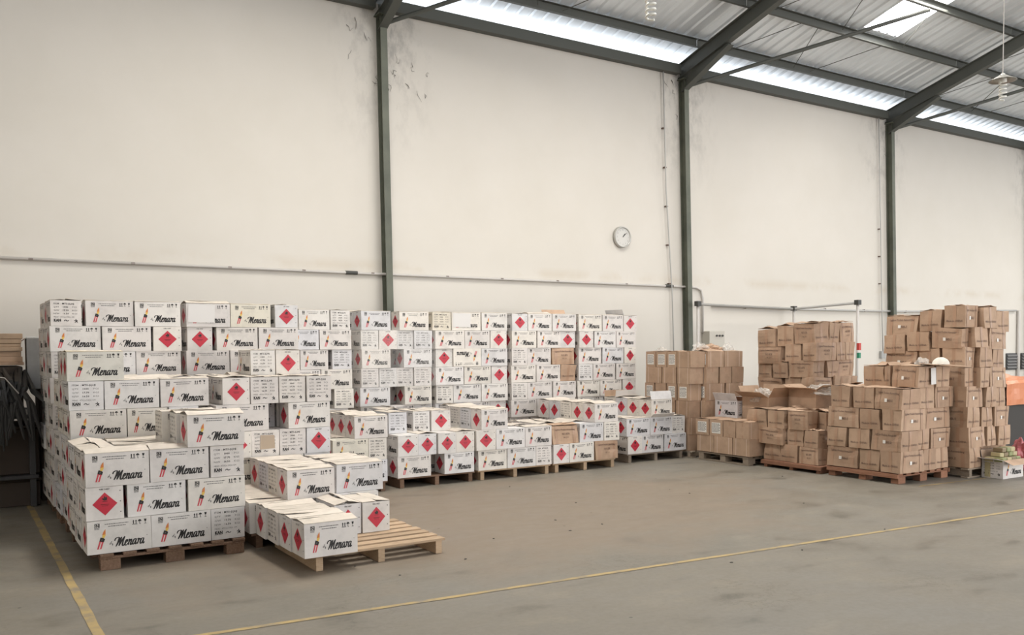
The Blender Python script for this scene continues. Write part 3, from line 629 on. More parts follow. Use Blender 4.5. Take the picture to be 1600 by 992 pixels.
# measured stacks: plane, then rows of (face, x0, x1)
WH={
 'A':(7.22,{0:[('M',0.85,1.299),('M',1.304,1.752),('T',1.757,2.022)],1:[('D',0.848,1.108),('M',1.14,1.566),('M',1.585,2.027)],2:[('M',0.85,1.297),('M',1.306,1.743),('T',1.758,2.022)],3:[('M',1.586,2.027)],}),
 'B':(8.42,{3:[('M',0.886,1.335),('M',1.345,1.68)],4:[('T',0.878,1.154),('M',1.164,1.614),('M',1.63,2.052)],5:[('Mc',0.87,1.321)],}),
 'C':(9.68,{5:[('T',0.866,1.131),('M',1.137,1.628),('M',1.64,2.078)],6:[('M',0.861,1.317),('M',1.329,1.787),('D',1.812,2.084)],7:[('T',0.873,1.144),('M',1.184,1.627),('M',1.64,2.083)],}),
 'F':(9.78,{5:[('M',2.158,2.608),('M',2.614,3.044)],6:[('D',2.17,2.429),('M',2.476,2.92),('M',2.934,3.379)],7:[('Mp',2.166,2.618),('Mc',2.632,3.068),('D',3.119,3.376)],}),
 'E':(8.35,{1:[('Mc',2.036,2.463)],2:[('D',2.169,2.413),('Tb',2.419,2.678),('T',2.69,2.945),('D',2.957,3.194)],3:[('M',2.093,2.583),('M',2.776,3.198)],4:[('D',2.156,2.405),('T',2.417,2.681),('T',2.693,2.947),('T',2.96,3.209)],}),
 'E5':(8.80,{5:[('T',2.553,2.798),('D',2.804,3.05)],}),
 'G':(10.78,{3:[('T',4.192,4.455)],4:[('M',3.65,4.008),('M',4.025,4.441)],5:[('M',3.753,4.115),('T',4.175,4.436)],6:[('M',3.634,3.992),('M',4.008,4.432)],7:[('M',3.737,4.14),('T',4.158,4.418)],}),
 'H':(10.90,{3:[('M',4.595,5.023),('M',5.241,5.651)],4:[('T',4.608,4.854),('T',4.873,5.126),('T',5.135,5.375),('T',5.384,5.649)],5:[('M',4.621,5.035),('M',5.234,5.657)],6:[('T',4.615,4.862),('D',4.871,5.133),('T',5.142,5.381),('T',5.391,5.66)],7:[('M',4.619,5.042),('M',5.174,5.609)],}),
 'I':(10.90,{3:[('T',5.726,5.989),('M',5.999,6.448),('M',6.453,6.892)],4:[('M',5.714,6.156),('M',6.177,6.611),('D',6.622,6.884)],5:[('D',5.727,5.984),('Mu',5.994,6.442),('M',6.453,6.886)],6:[('M',5.715,6.172),('M',6.183,6.594),('D',6.605,6.877)],7:[('Tc',5.678,5.965),('Mp',5.98,6.448),('M',6.464,6.891)],}),
 'J':(10.90,{2:[('M',6.951,7.398),('M',7.415,7.844)],3:[('T',6.959,7.234),('M',7.251,7.691),('M',7.709,8.13)],4:[('M',6.967,7.396),('M',7.413,7.847),('E',7.853,8.125)],5:[('T',6.969,7.238),('M',7.255,7.671),('F',7.689,8.12)],6:[('M',6.977,7.406),('M',7.429,7.851),('D',7.857,8.128)],7:[('D',6.979,7.248),('M',7.259,7.681),('M',7.693,8.135)],}),
 'K':(10.90,{3:[('M',8.179,8.603),('M',8.615,9.041),('D',9.061,9.326)],4:[('T',8.192,8.459),('M',8.471,8.905),('M',8.931,9.327)],5:[('M',8.2,8.637),('M',8.662,9.082),('D',9.095,9.327)],6:[('D',8.195,8.461),('M',8.499,8.92),('M',8.933,9.328)],7:[('M',8.196,8.651),('M',8.664,9.077),('D',9.09,9.355)],}),
 'L':(9.35,{0:[('M',3.905,4.26)],1:[('Mc',3.604,4.026),('T',4.033,4.256)],2:[('M',3.866,4.267)],}),
 'P':(9.42,{0:[('M',4.431,4.869),('M',5.051,5.463)],1:[('D',4.435,4.693),('D',4.701,4.945),('D',4.958,5.204),('D',5.213,5.465)],}),
 'P2':(9.68,{2:[('T',4.435,4.671),('T',4.766,4.988),('D',5.01,5.269)],}),
 'Q':(9.42,{0:[('M',5.527,5.939),('M',5.958,6.389),('T',6.394,6.631)],1:[('D',5.493,5.771),('M',5.78,6.213),('M',6.228,6.633)],2:[('M',5.569,5.953)],}),
 'R':(9.42,{0:[('D',6.662,6.91),('M',6.921,7.327),('F',7.349,7.754)],1:[('F',6.643,7.076),('M',7.102,7.498),('T',7.504,7.761)],2:[('M',7.351,7.75)],}),
 'S':(9.63,{0:[('D',8.096,8.352),('M',8.357,8.772),('M',8.785,9.202)],1:[('M',8.085,8.51),('M',8.514,8.93),('T',8.935,9.189)],2:[('M',8.534,8.935)],}),
 'D':(6.20,{0:[('M',2.157,2.572)],}),
 'D1':(6.80,{0:[('D',2.634,2.862),('D',2.868,3.11)],}),
 'D2':(7.25,{1:[('M',2.389,2.802)],}),
 'D3':(7.38,{1:[('M',2.873,3.311)],}),
}
BR={
 'N5':(9.42,6.28,[(0.130,0.385,[('F',6.848,7.299),('E',6.547,6.835),('E',6.251,6.538)],[('F',9.464,9.871),('E',9.878,10.155),('E',10.175,10.426)]),(0.385,0.630,[('E',7.007,7.297),('E',6.681,6.979),('F',6.254,6.663)],[('E',9.459,9.75),('E',9.763,10.036),('F',10.05,10.454)]),(0.630,0.880,[('F',6.844,7.284),('E',6.544,6.826),('E',6.249,6.518)],[('F',9.48,9.887),('F',9.913,10.463)]),(0.880,1.135,[('E',6.956,7.248),('E',6.642,6.933),('F',6.252,6.633)],[('E',9.463,9.792),('E',9.818,10.106),('F',10.132,10.512)]),]),
 'N5t':(9.74,6.24,[(1.135,1.395,[('E',6.727,7.022),('E',6.626,6.71),('F',6.25,6.622)],[('E',9.725,10.062),('E',10.076,10.385)]),]),
 'N6':(10.52,6.08,[(0.130,0.375,[('F',6.078,6.615)],[('E',10.537,10.776),('F',10.805,11.483)]),(0.375,0.620,[('E',6.082,6.361)],[('F',10.531,10.899),('E',10.927,11.161),('E',11.176,11.446)]),(0.620,0.870,[('F',6.093,6.578)],[('E',10.497,10.792),('E',10.806,11.081),('F',11.095,11.439)]),(0.870,1.120,[('E',6.105,6.385)],[('F',10.477,10.857),('E',10.871,11.111),('E',11.118,11.356)]),(1.120,1.370,[('E',6.939,7.238),('E',6.584,6.921),('F',6.149,6.567)],[('E',10.402,10.694),('E',10.722,10.965),('F',10.98,11.364)]),(1.370,1.620,[('F',6.789,7.24),('E',6.484,6.771),('E',6.144,6.45)],[('F',10.424,10.744),('E',10.773,11.046),('E',11.06,11.312)]),(1.620,1.870,[('E',6.945,7.257),('E',6.608,6.927),('F',6.18,6.59)],[('E',10.35,10.625),('E',10.653,10.923),('F',10.952,11.334)]),(1.870,2.130,[('F',6.778,7.236),('E',6.457,6.76),('E',6.151,6.432)],[('F',10.412,10.802),('E',10.816,11.105),('E',11.134,11.402)]),]),
 'N3':(10.60,8.45,[(0.120,0.300,[('F',9.021,9.496),('E',8.712,8.985),('E',8.425,8.688)],[]),(0.300,0.500,[('E',9.219,9.497),('E',8.902,9.194),('F',8.427,8.878)],[]),(0.500,0.710,[('F',9.024,9.498),('E',8.715,8.987),('E',8.429,8.691)],[('F',10.641,11.015),('E',11.044,11.311)]),(0.710,0.945,[('E',9.209,9.499),('E',8.905,9.184),('F',8.419,8.81)],[('E',10.653,10.867),('E',10.882,11.13),('F',11.159,11.58)]),(0.945,1.185,[('F',9.027,9.507),('E',8.706,8.996),('E',8.432,8.695)],[('F',10.651,11.024),('E',11.039,11.358),('E',11.365,11.608)]),(1.185,1.425,[('E',9.224,9.508),('E',8.92,9.199),('F',8.468,8.896)],[('E',10.592,10.877),('E',10.891,11.163),('F',11.168,11.568)]),(1.425,1.680,[('F',9.018,9.49),('E',8.687,8.981),('E',8.414,8.652)],[('F',10.674,11.063),('E',11.077,11.314),('E',11.329,11.548)]),(1.680,1.980,[('E',9.166,9.511),('E',8.84,9.153),('F',8.449,8.817)],[('E',10.601,10.943),('E',10.958,11.199),('F',11.206,11.536)]),]),
 'N4':(9.42,7.45,[(0.100,0.320,[('E',8.048,8.359),('E',7.762,8.037),('F',7.426,7.746)],[('E',9.45,9.602)]),(0.320,0.540,[('F',7.974,8.439),('E',7.68,7.964),('E',7.438,7.67)],[('F',9.448,9.612)]),(0.540,0.780,[('E',8.271,8.626),('E',7.944,8.26),('F',7.59,7.933)],[('E',9.246,9.623)]),]),
 'N2':(9.22,8.42,[(0.130,0.370,[('S',9.083,9.41),('S',8.722,9.07),('S',8.406,8.71)],[('P',9.235,9.553)]),(0.370,0.600,[('Q',9.172,9.43),('Q',8.904,9.159),('P',8.663,8.892),('P',8.419,8.651)],[('P',9.221,9.475)]),]),
 'N1':(9.24,9.52,[(0.100,0.340,[('S',10.274,10.571),('S',9.931,10.245),('S',9.589,9.903)],[('S',9.174,9.485),('S',9.511,9.886),('S',9.926,10.3)]),(0.340,0.590,[('P',10.362,10.571),('P',10.101,10.332),('P',9.848,10.072),('P',9.589,9.82)],[('P',9.173,9.458),('P',9.484,9.71),('P',9.737,9.98),('P',10.008,10.299)]),(0.590,0.840,[('S',10.273,10.57),('S',9.903,10.244),('S',9.589,9.875)],[('P',9.173,9.458),('P',9.484,9.709),('P',9.736,9.979),('P',10.007,10.297)]),(0.840,1.090,[('Q',10.361,10.57),('P',10.1,10.332),('Q',9.862,10.072),('Q',9.603,9.834)],[('S',9.173,9.497),('S',9.523,9.897),('S',9.937,10.296)]),(1.090,1.335,[('S',10.2,10.554),('S',9.875,10.172),('S',9.577,9.848)],[('Q',9.275,9.509),('P',9.522,9.775),('P',9.801,10.046),('P',10.06,10.309)]),(1.335,1.570,[('Q',10.331,10.554),('Q',10.086,10.316),('Q',9.862,10.065),('S',9.564,9.848)],[('P',9.211,9.535),('S',9.548,9.882),('S',9.895,10.28)]),]),
}

# ---------------- the stacks: measured rows of cartons
PITCH, BASE = .253, .125
ORD = ['first','second','third','fourth','fifth','sixth','seventh','eighth','ninth','tenth','eleventh','twelfth']
BOX = []     # every carton as a record
def rec(**k): BOX.append(k); return k
def overlap(a, b, tol=.012):
    return min(a['x1'], b['x1'])-max(a['x0'], b['x0']) > tol and min(a['y1'], b['y1'])-max(a['y0'], b['y0']) > tol
def white(st, k, t, x0, x1, y0, where, flag='', z0=None, rot=None, y1=None):
    long_ = t in 'TDE'
    yy = y1 or (y0+(.44 if long_ else .262))
    z = BASE+PITCH*k if z0 is None else z0
    kind = 'brown' if t in 'FE' else 'white'
    if rot is None: rot = {'M': 0, 'D': 90, 'T': -90, 'F': 0, 'E': 90}[t]
    return rec(kind=kind, t=t, x0=x0, x1=x1, y0=y0, y1=yy, z0=z, z1=z+(.2505), rot=rot, st=st, k=k, where=where, flag=flag)
def fill(st, k, X0, X1, Y0, Y1, kind='white', z0=None, z1=None, where='inner', lim=99):
    mine = [b for b in BOX if abs(b['z0']-(BASE+PITCH*k if z0 is None else z0)) < .1]
    n = 0; y = Y0
    while y < Y1-.2 and n < lim:
        x = X0; placed = False
        while x < X1-.2 and n < lim:
            done = False
            for wx, wy, t in ((.44, .262, 'M'), (.262, .44, 'D')) if (k % 2 == 0) else ((.262, .44, 'D'), (.44, .262, 'M')):
                c = dict(x0=x, x1=x+wx, y0=y, y1=y+wy)
                if x+wx > X1+.02 or y+wy > Y1+.02: continue
                if any(overlap(c, b) for b in mine): continue
                if kind == 'white':
                    b = white(st, k, t, x, x+wx-.004, y, where, rot={'M': random.choice((0, 180)), 'D': random.choice((90, -90))}[t]); b['y1'] = y+wy-.004
                else:
                    b = rec(kind=kind, t='F' if t == 'M' else 'E', x0=x, x1=x+wx-.004, y0=y, y1=y+wy-.004, z0=z0, z1=z1, rot=0 if t == 'M' else 90, st=st, k=k, where=where, flag='')
                mine.append(b); n += 1; done = True; x += wx; break
            if not done: x += .04
        y += .06
def generic(st, k, x0, w, y, where='front'):
    pat = ['M', 'M', 'D'] if k % 2 == 0 else ['T', 'M', 'M']
    g = (w-1.142)/2; x = x0
    for t in pat:
        ww = .44 if t == 'M' else .262
        white(st, k, t, x, x+ww, y, where); x += ww+g
def side(st, k, depth=1.1):   # cartons behind the left-hand one, seen from the aisle side
    row = [b for b in BOX if b['st'] == st and b['k'] == k and b['where'] == 'front']
    a = min(row, key=lambda b: b['x0']); y = a['y1']+.006; Ymax = a['y0']+depth
    seq = ['D', 'D'] if a['t'] == 'M' else ['M', 'D']
    for t in seq+['M']:
        wy = .44 if t == 'D' else .262; wx = .262 if t == 'D' else .44
        if y+wy > Ymax+.06: continue
        xo = a['x0']+random.uniform(-.012, .012)
        b = white(st, k, t, xo, xo+wx, y, 'side', rot=random.choice((0, 0, 180)) if t == 'M' else random.choice((90, -90)))
        y += wy+.006
ST = {'A': 'nearest left stack', 'B': 'second left stack', 'C': 'rear left stack', 'D': 'low front pallet', 'E': 'stack behind low pallet',
      'F': 'tall stack behind middle', 'G': 'narrow gapped stack', 'H': 'film-wrapped wall stack', 'I': 'second wall stack', 'J': 'third wall stack',
      'K': 'rightmost white wall stack', 'L': 'short corner stack', 'P': 'first low row pallet', 'Q': 'second low row pallet', 'R': 'third low row pallet', 'S': 'fourth low row pallet',
      'N1': 'square-edged brown stack', 'N2': 'short brown pallet', 'N3': 'far sagging brown stack', 'N4': 'collapsed brown pallet', 'N5': 'front brown stack', 'N6': 'tallest brown stack'}
ALIAS = {'E5': 'E', 'P2': 'P', 'D1': 'D', 'D2': 'D', 'D3': 'D', 'N5t': 'N5'}
for n, (Y, rows) in WH.items():
    st = ALIAS.get(n, n)
    for k, its in rows.items():
        for t, x0, x1 in its:
            white(st, k, t[0], x0, x1, Y+random.uniform(-.012, .012), 'front', flag=t[1:])
# rows standing behind other stacks
for k in range(3): generic('B', k, .87+.01*(k % 2), 1.16, 8.42)
for k in range(5): generic('C', k, .855+.012*(k % 2), 1.2, 9.68)
for k in range(5): generic('F', k, 2.17, 1.18, 9.78)
generic('E', 0, 2.17, 1.05, 8.4)
white('E', 1, 'M', 2.48, 2.92, 8.35, 'front'); white('E', 1, 'T', 2.93, 3.19, 8.35, 'front')
for k in (0, 2): white('G', k, 'M', 3.65, 4.09, 10.8, 'front'); white('G', k, 'T', 4.12, 4.38, 10.8, 'front')
white('G', 1, 'T', 3.65, 3.91, 10.8, 'front'); white('G', 1, 'M', 3.95, 4.39, 10.8, 'front')
white('G', 3, 'M', 3.66, 4.1, 10.8, 'front')
for k in (0, 1, 2): generic('H', k, 4.61, 1.06 if k % 2 else 1.05, 10.92)
for k in (0, 1, 2): generic('I', k, 5.72, 1.15, 10.92)
for k in (0, 1): generic('J', k, 6.96, 1.15, 10.92)
white('J', 2, 'D', 7.86, 8.12, 10.9, 'front')
for k in (0, 1, 2): generic('K', k, 8.19, 1.145, 10.92)
white('L', 0, 'M', 3.46, 3.895, 9.35, 'front')
white('B', 5, 'M', .87, 1.31, 8.69, 'side'); white('B', 5, 'D', .90, 1.16, 8.96, 'side')
white('A', 3, 'M', 1.56, 1.99, 7.49, 'side', rot=180); white('A', 3, 'M', 1.50, 1.94, 7.76, 'side', rot=180)
for k, x in ((3, 4.89), (5, 4.90)): white('H', k, 'D', x, x+.25, 11.22, 'inner', rot=90); white('H', k, 'M', x+.27, x+.7, 11.22, 'inner')
white('E', 3, 'M', 2.30, 2.74, 8.66, 'inner', rot=180); white('E', 3, 'M', 2.76, 3.19, 8.66, 'inner')
white('G', 5, 'M', 3.80, 4.16, 11.08, 'inner')
# rows going back on the low pallets
for i, (y, r) in enumerate(((6.47, 0), (6.74, 180), (7.01, 0))): white('D', 0, 'M', 2.15-.012*i, 2.58-.012*i, y, 'side', rot=r)
for i, (y, r) in enumerate(((7.30, 0), (7.57, 180), (7.84, 0), (8.1, 0))):
    white('D', 0, 'M', 2.08, 2.52, y, 'side', rot=r, z0=BASE); white('D', 0, 'M', 2.535, 2.975, y, 'inner', rot=r)
white('D', 0, 'D', 2.985, 3.245, 7.32, 'inner'); white('D', 0, 'D', 2.985, 3.245, 7.78, 'inner')
for i, (y, r) in enumerate(((7.52, 180), (7.79, 180), (8.06, 0))): white('D', 1, 'M', 2.39, 2.83, y, 'side', rot=r)
for y in (7.65, 7.92): white('D', 1, 'M', 2.87, 3.31, y, 'side')
for st, x, y, seq in (('Q', 5.569, 9.42, (180, 180, 0)), ('R', 7.351, 9.42, (0, 180, 0, 0)), ('S', 8.534, 9.63, (0, 0, 180)), ('L', 3.866, 9.35, (0, 0, 0))):
    for i, r in enumerate(seq): white(st, 2, 'M', x-.004*i, x-.004*i+.40, y+.268*(i+1), 'side', rot=r)
white('P', 2, 'D', 4.60, 4.85, 10.12, 'side')
for st, ks in {'A': (0, 1, 2), 'B': (0, 1, 2, 3, 4), 'C': range(8), 'F': range(4, 8), 'E': range(5), 'H': range(1, 8), 'I': range(2, 8), 'J': range(2, 8), 'K': range(2, 8), 'G': (3, 4, 5, 6), 'P': (0, 1), 'Q': (0, 1), 'S': (0, 1), 'L': (0, 1)}.items():
    for k in ks: side(st, k, .8 if st in 'HIJKG' else 1.1)
for a in (('A', 2, .85, 2.03, 7.2, 8.36), ('B', 4, .88, 2.05, 8.4, 9.6), ('B', 3, 1.69, 2.1, 8.4, 9.2), ('E', 4, 2.16, 3.2, 8.35, 9.5), ('C', 7, .87, 2.08, 9.6, 10.7), ('F', 7, 2.17, 3.38, 9.7, 10.5),
          ('A', 1, .85, 2.03, 7.2, 8.36), ('B', 3, .88, 2.05, 8.4, 9.6), ('P', 0, 4.44, 5.46, 9.42, 10.5), ('Q', 0, 5.53, 6.63, 9.42, 10.5), ('R', 0, 6.66, 7.75, 9.42, 10.5), ('S', 0, 8.1, 9.2, 9.63, 10.6), ('L', 0, 3.5, 4.26, 9.35, 10.4),
          ('P', 1, 4.43, 5.47, 9.42, 10.5), ('Q', 1, 5.5, 6.64, 9.42, 10.5), ('R', 1, 6.64, 7.76, 9.42, 10.5), ('S', 1, 8.09, 9.19, 9.63, 10.6), ('L', 1, 3.5, 4.26, 9.35, 10.4), ('D', 0, 3.0, 3.3, 7.3, 8.2)):
    fill(a[0], a[1], *a[2:])
# brown stacks: a face towards -X and a face towards -Y meeting at a corner
def brownkind(t): return 'strap' if t in 'SQP' else 'brown'
for n, (X0, Y0, rows) in BR.items():
    st = ALIAS.get(n, n); amp = {'N3': .03, 'N6': .02, 'N4': .03, 'N5': .012}.get(st, .004)
    for k, (z0, z1, xs, ys) in enumerate(rows):
        kk = k+(4 if n == 'N5t' else 0)
        for i, (t, y0, y1) in enumerate(xs):
            dx = random.uniform(-amp, amp)
            dep = {'F': .285, 'E': .45, 'S': .25, 'P': .33, 'Q': .33}[t]
            x0, x1 = X0+dx, X0+dx+dep
            if i == len(xs)-1 and ys: x1 = max(ys[0][2], x0+.2); x0 = X0
            rec(kind=brownkind(t), t=t, x0=x0, x1=x1, y0=y0, y1=y1, z0=z0, z1=z1+(.006 if st in ('N3', 'N6', 'N4') else -.002), rot={'F': -90, 'E': 0, 'S': -90, 'Q': 0, 'P': 180}[t], st=st, k=kk, where='left', flag='')
        for i, (t, a, b) in enumerate(ys[1 if xs else 0:]):
            dy = random.uniform(-amp, amp); dep = {'F': .285, 'E': .45, 'S': .25, 'P': .33, 'Q': .33}[t]
            rec(kind=brownkind(t), t=t, x0=a, x1=b, y0=Y0+dy, y1=Y0+dy+dep, z0=z0, z1=z1+(.006 if st in ('N3', 'N6', 'N4') else -.002), rot={'F': 0, 'E': 90, 'S': 0, 'Q': 90, 'P': -90}[t], st=st, k=kk, where='front', flag='')
for st, k, z0, z1, X0, X1, Y0, Y1 in (('N2', 0, .13, .368, 9.5, 10.2, 8.45, 9.4), ('N4', 0, .1, .317, 9.45, 10.3, 7.5, 8.4), ('N5', 2, .63, .878, 9.45, 10.5, 6.28, 7.28), ('N5', 3, .88, 1.132, 9.45, 10.5, 6.28, 7.28), ('N4', 2, .54, .777, 9.45, 10.3, 7.5, 8.5), ('N4', 1, .32, .537, 9.45, 10.3, 7.5, 8.4), ('N2', 1, .37, .597, 9.56, 10.2, 8.45, 9.4), ('N1', 5, 1.335, 1.567, 9.6, 10.2, 9.86, 10.5), ('N5', 4, 1.135, 1.39, 10.1, 10.5, 6.55, 7.2)):
    fill(st, k, X0, X1, Y0, Y1, 'brown', z0, z1)

for b in BOX:
    if b['st'] == 'N6' and b['k'] == 0 and b['x0'] > 10.79: b['y0'] += .07; b['y1'] += .07
for b in BOX:   # the tall brown stacks sag towards their outer ends
    xc, yc = (b['x0']+b['x1'])/2, (b['y0']+b['y1'])/2; dz = 0
    if b['st'] == 'N3': dz = -.105*max(0, yc-8.6)*(b['z1']/1.98)**1.5+.02*max(0, xc-10.8)
    if b['st'] == 'N6': dz = (-.13*max(0, yc-6.2)-.16*max(0, xc-10.9))*(b['z1']/2.1)**2
    b['z0'] += dz*.9; b['z1'] += dz
# two cartons on the short brown pallet; one open carton on the floor (built apart)
OPEN = []
def col_of(b, rr):
    if 'c' in b['flag']: return (1.0, .975, .86, 1)
    g = rr.uniform(.94, 1.03); return (g, g, g, 1)
def exposed(b):
    a = (b['x1']-b['x0'])*(b['y1']-b['y0']); cov = 0
    for q in BOX:
        if q is b or not (-.02 < q['z0']-b['z1'] < .06): continue
        ox = min(b['x1'], q['x1'])-max(b['x0'], q['x0']); oy = min(b['y1'], q['y1'])-max(b['y0'], q['y0'])
        if ox > 0 and oy > 0: cov += ox*oy
    return cov < .35*a
FACE = {'M': 'script print', 'D': 'red hazard diamond', 'T': 'printed text list', 'F': 'long printed side', 'E': 'taped end', 'S': 'two pale straps', 'Q': 'white label', 'P': 'plain taped end'}
groups = {}
for b in BOX: groups.setdefault((b['st'], b['k'], b['where']), []).append(b)
for key, g in groups.items():
    g.sort(key=lambda b: (-b['y0'] if key[2] == 'left' else b['y0'] if key[2] == 'side' else b['x0']))
    for i, b in enumerate(g): b['i'] = i
proto = {}
rr = random.Random(5)
for b in BOX:
    wx, wy, h = b['x1']-b['x0'], b['y1']-b['y0'], b['z1']-b['z0']
    if b['kind'] == 'white': me = rr.choice(WM); nom = (.44, .262, .25); name = 'white_carton'; cn = 'white carton'
    elif b['kind'] == 'strap': me = rr.choice(BM_['strap']); nom = (.33, .25, .24); name = 'brown_carton'; cn = 'brown carton'
    else:
        me = rr.choice(BM_['plain' if b['st'] in ('N3', 'N4', 'R', 'J', 'N1', 'N2') else 'sticker']); nom = (.45, .285, .25); name = 'brown_carton'; cn = 'brown carton'
    if 'c' in b['flag']: cn = 'cream carton'
    quarter = b['rot'] % 180 != 0
    lx, ly = (wy, wx) if quarter else (wx, wy)
    gap = .014 if b['st'] in ('N3', 'N4', 'N5', 'N6') else .003 if b['kind'] != 'white' else 0
    sc = ((lx-gap)/nom[0], (ly-gap)/nom[1], h/nom[2])
    ca = (b['x0']+b['x1'])/2; cb = (b['y0']+b['y1'])/2
    wob = {'N3': 2.2, 'N6': 1.6, 'N4': 3.0, 'N5': 1.0}.get(b['st'], .55)
    rot = [0, 0, math.radians(b['rot']+rr.uniform(-wob, wob))]
    if b['st'] in ('N3', 'N4', 'N6'):
        a = math.radians(rr.uniform(-1.3, 1.3)); rot[0] = a; rot[1] = math.radians(rr.uniform(-1.3, 1.3))
    loc = [ca, cb, b['z0']]
    if 'u' in b['flag']: rot[1] = PI; loc[2] = b['z1']
    o = link(name, me, None, loc, rot, sc)
    o.color = col_of(b, rr)
    # label
    stn = ST[b['st']]; lay = ORD[b['k']]+' layer up'
    tag = 'upside-down '+cn if 'u' in b['flag'] else cn
    face = FACE[b['t']] if b['kind'] != 'white' else FACE[b['t']]
    if b['where'] == 'front': l = f"{tag} with {face}, {ORD[b['i']]} from left, {lay}, {stn}"
    elif b['where'] == 'left': l = f"{tag}, {ORD[b['i']]} from left on aisle side, {lay}, {stn}"
    elif b['where'] == 'side': l = f"{tag}, {ORD[b['i']+1]} from front on left side, {lay}, {stn}"
    else: l = f"{cn} further inside, {ORD[b['i']]} from left, {lay}, {stn}"
    lab(o, l, 'carton', f"cartons of the {stn}")
    b['o'] = o
    ex = exposed(b)
    # lid flaps on every carton whose top is uncovered
    if ex and 'u' not in b['flag']:
        lib, fd = (WFL, .262) if b['kind'] == 'white' else (SFL, .25) if b['kind'] == 'strap' else (BFL, .285)
        openish = rr.random() < (.3 if b['kind'] == 'white' else .35)
        for s_ in (0, 1):
            ang = rr.uniform(4, 13) if openish else rr.uniform(.6, 3.5)
            f = link('flap', rr.choice(lib), o)
            f.location = (0, (-1 if s_ == 0 else 1)*nom[1]/2, nom[2]+.0015)
            f.rotation_euler = (math.radians(ang), 0, 0) if s_ == 0 else (math.radians(ang), 0, PI)
            f.color = o.color
    if 'p' in b['flag']:
        p = link('paper_sheet', mesh('paper_sheet', [(-.21, -.137, .05), (.06, -.139, .045), (.065, -.141, .235), (-.2, -.136, .24)], [(0, 1, 2, 3)], PAPER), o)
        lab(p, 'white paper sheet stuck on the carton side')
    if 'b' in b['flag']:
        p = link('tape_patch', mesh('tape_patch', [(.225, -.055, .07), (.225, .09, .075), (.225, .085, .2), (.225, -.05, .205)], [(0, 1, 2, 3)], mat('old_tape', (.42, .33, .24), .5)), o)
        lab(p, 'brown tape patch')
print('CARTONS', len(BOX), {k: sum(b['kind'] == k for b in BOX) for k in ('white', 'brown', 'strap')})

# ---------------- open cartons
def open_carton(name, dims, loc, rz, mats, prints, flaps, label, group=None, col=(1, 1, 1, 1), inner=KCARD, bump_=0):
    w_, d_, h_ = dims; t = .005
    o = bpy.data.objects.new(name, None); C.objects.link(o); o.location = loc; o.rotation_euler[2] = math.radians(rz)
    lab(o, label, 'carton', group)
    mb = MB(); M2 = mats+[inner]; ii = len(mats)
    for c_, d in (((0, -d_/2+t/2, h_/2), (w_, t, h_)), ((0, d_/2-t/2, h_/2), (w_, t, h_)), ((-w_/2+t/2, 0, h_/2), (t, d_-2*t, h_)), ((w_/2-t/2, 0, h_/2), (t, d_-2*t, h_)), ((0, 0, t/2), (w_-2*t, d_-2*t, t))):
        mb.box(c_, d, 0)
    for c_, d in (((0, -d_/2+t+.001, h_/2), (w_-2*t, .001, h_-.004)), ((0, d_/2-t-.001, h_/2), (w_-2*t, .001, h_-.004)), ((-w_/2+t+.001, 0, h_/2), (.001, d_-2*t, h_-.004)), ((w_/2-t-.001, 0, h_/2), (.001, d_-2*t, h_-.004)), ((0, 0, t+.001), (w_-2*t, d_-2*t, .001))):
        mb.box(c_, d, ii)
    e = .0015
    q_ = lambda l: e*(1+.7*l)
    maps = [lambda u, v, l: (u, -d_/2-q_(l), v), lambda u, v, l: (-u, d_/2+q_(l), v), lambda u, v, l: (-w_/2-q_(l), -u, v), lambda u, v, l: (w_/2+q_(l), u, v)]
    for fp, mp in zip(prints, maps):
        if fp is None: continue
        n = len(mb.V); mb.V += [mp(*q) for q in fp.V]; mb.F += [tuple(a+n for a in f) for f in fp.F]; mb.I += fp.I
    b = link('box_body', mb.me('box_body', M2), o); b.color = col
    # flaps: side -> (angle above horizontal measured outward: 0 = flat outward, 90 = straight up, 180 = closed)
    for sd, ang, ln in flaps:
        L_ = w_ if sd in 'FB' else d_
        f = MB(); f.box((0, ln/2, .0018), (L_-.006, ln, .0035), 0); f.box((0, ln/2, .0042), (L_-.01, ln-.003, .001), 1)
        fo = link('flap', f.me('flap', [mats[0], inner]), o)
        rz_ = {'F': 180, 'B': 0, 'L': 90, 'R': -90}[sd]
        fo.location = {'F': (0, -d_/2, h_), 'B': (0, d_/2, h_), 'L': (-w_/2, 0, h_), 'R': (w_/2, 0, h_)}[sd]
        fo.rotation_euler = (math.radians(ang), 0, math.radians(rz_)); fo.color = col
    return o
open_carton('open_carton', (.44, .27, .225), (11.04, 5.95, .001), -1.5, WMATS, (FR, FR, LS, HZ), (('F', -22, .13), ('L', 12, .13), ('B', 80, .11)), 'open white carton standing on the floor at far right with packets inside')
open_carton('open_carton', (.44, .262, .25), (9.60+.131, 9.20, .602), -90, WMATS, (FR, FR, HZ, LS), (('F', 62, .125), ('B', 150, .12)), 'white carton with raised flap standing on the short brown pallet', col=(.95, .95, 1, 1))
oc = open_carton('open_carton', (.48, .42, .32), (9.88, 8.715, .602), -90, BMATS, (None, None, None, None), (('F', 25, .19), ('R', 55, .17), ('L', 60, .17), ('B', 80, .17)), 'open plain brown carton with plastic inside on the short brown pallet')
open_carton('open_carton', (.46, .40, .26), (10.22, 8.18, .78), -90, BMATS, (None, None, None, None), (('F', 12, .13), ('R', 30, .13), ('L', 25, .13)), 'open brown carton spilling clear plastic on the collapsed pallet')
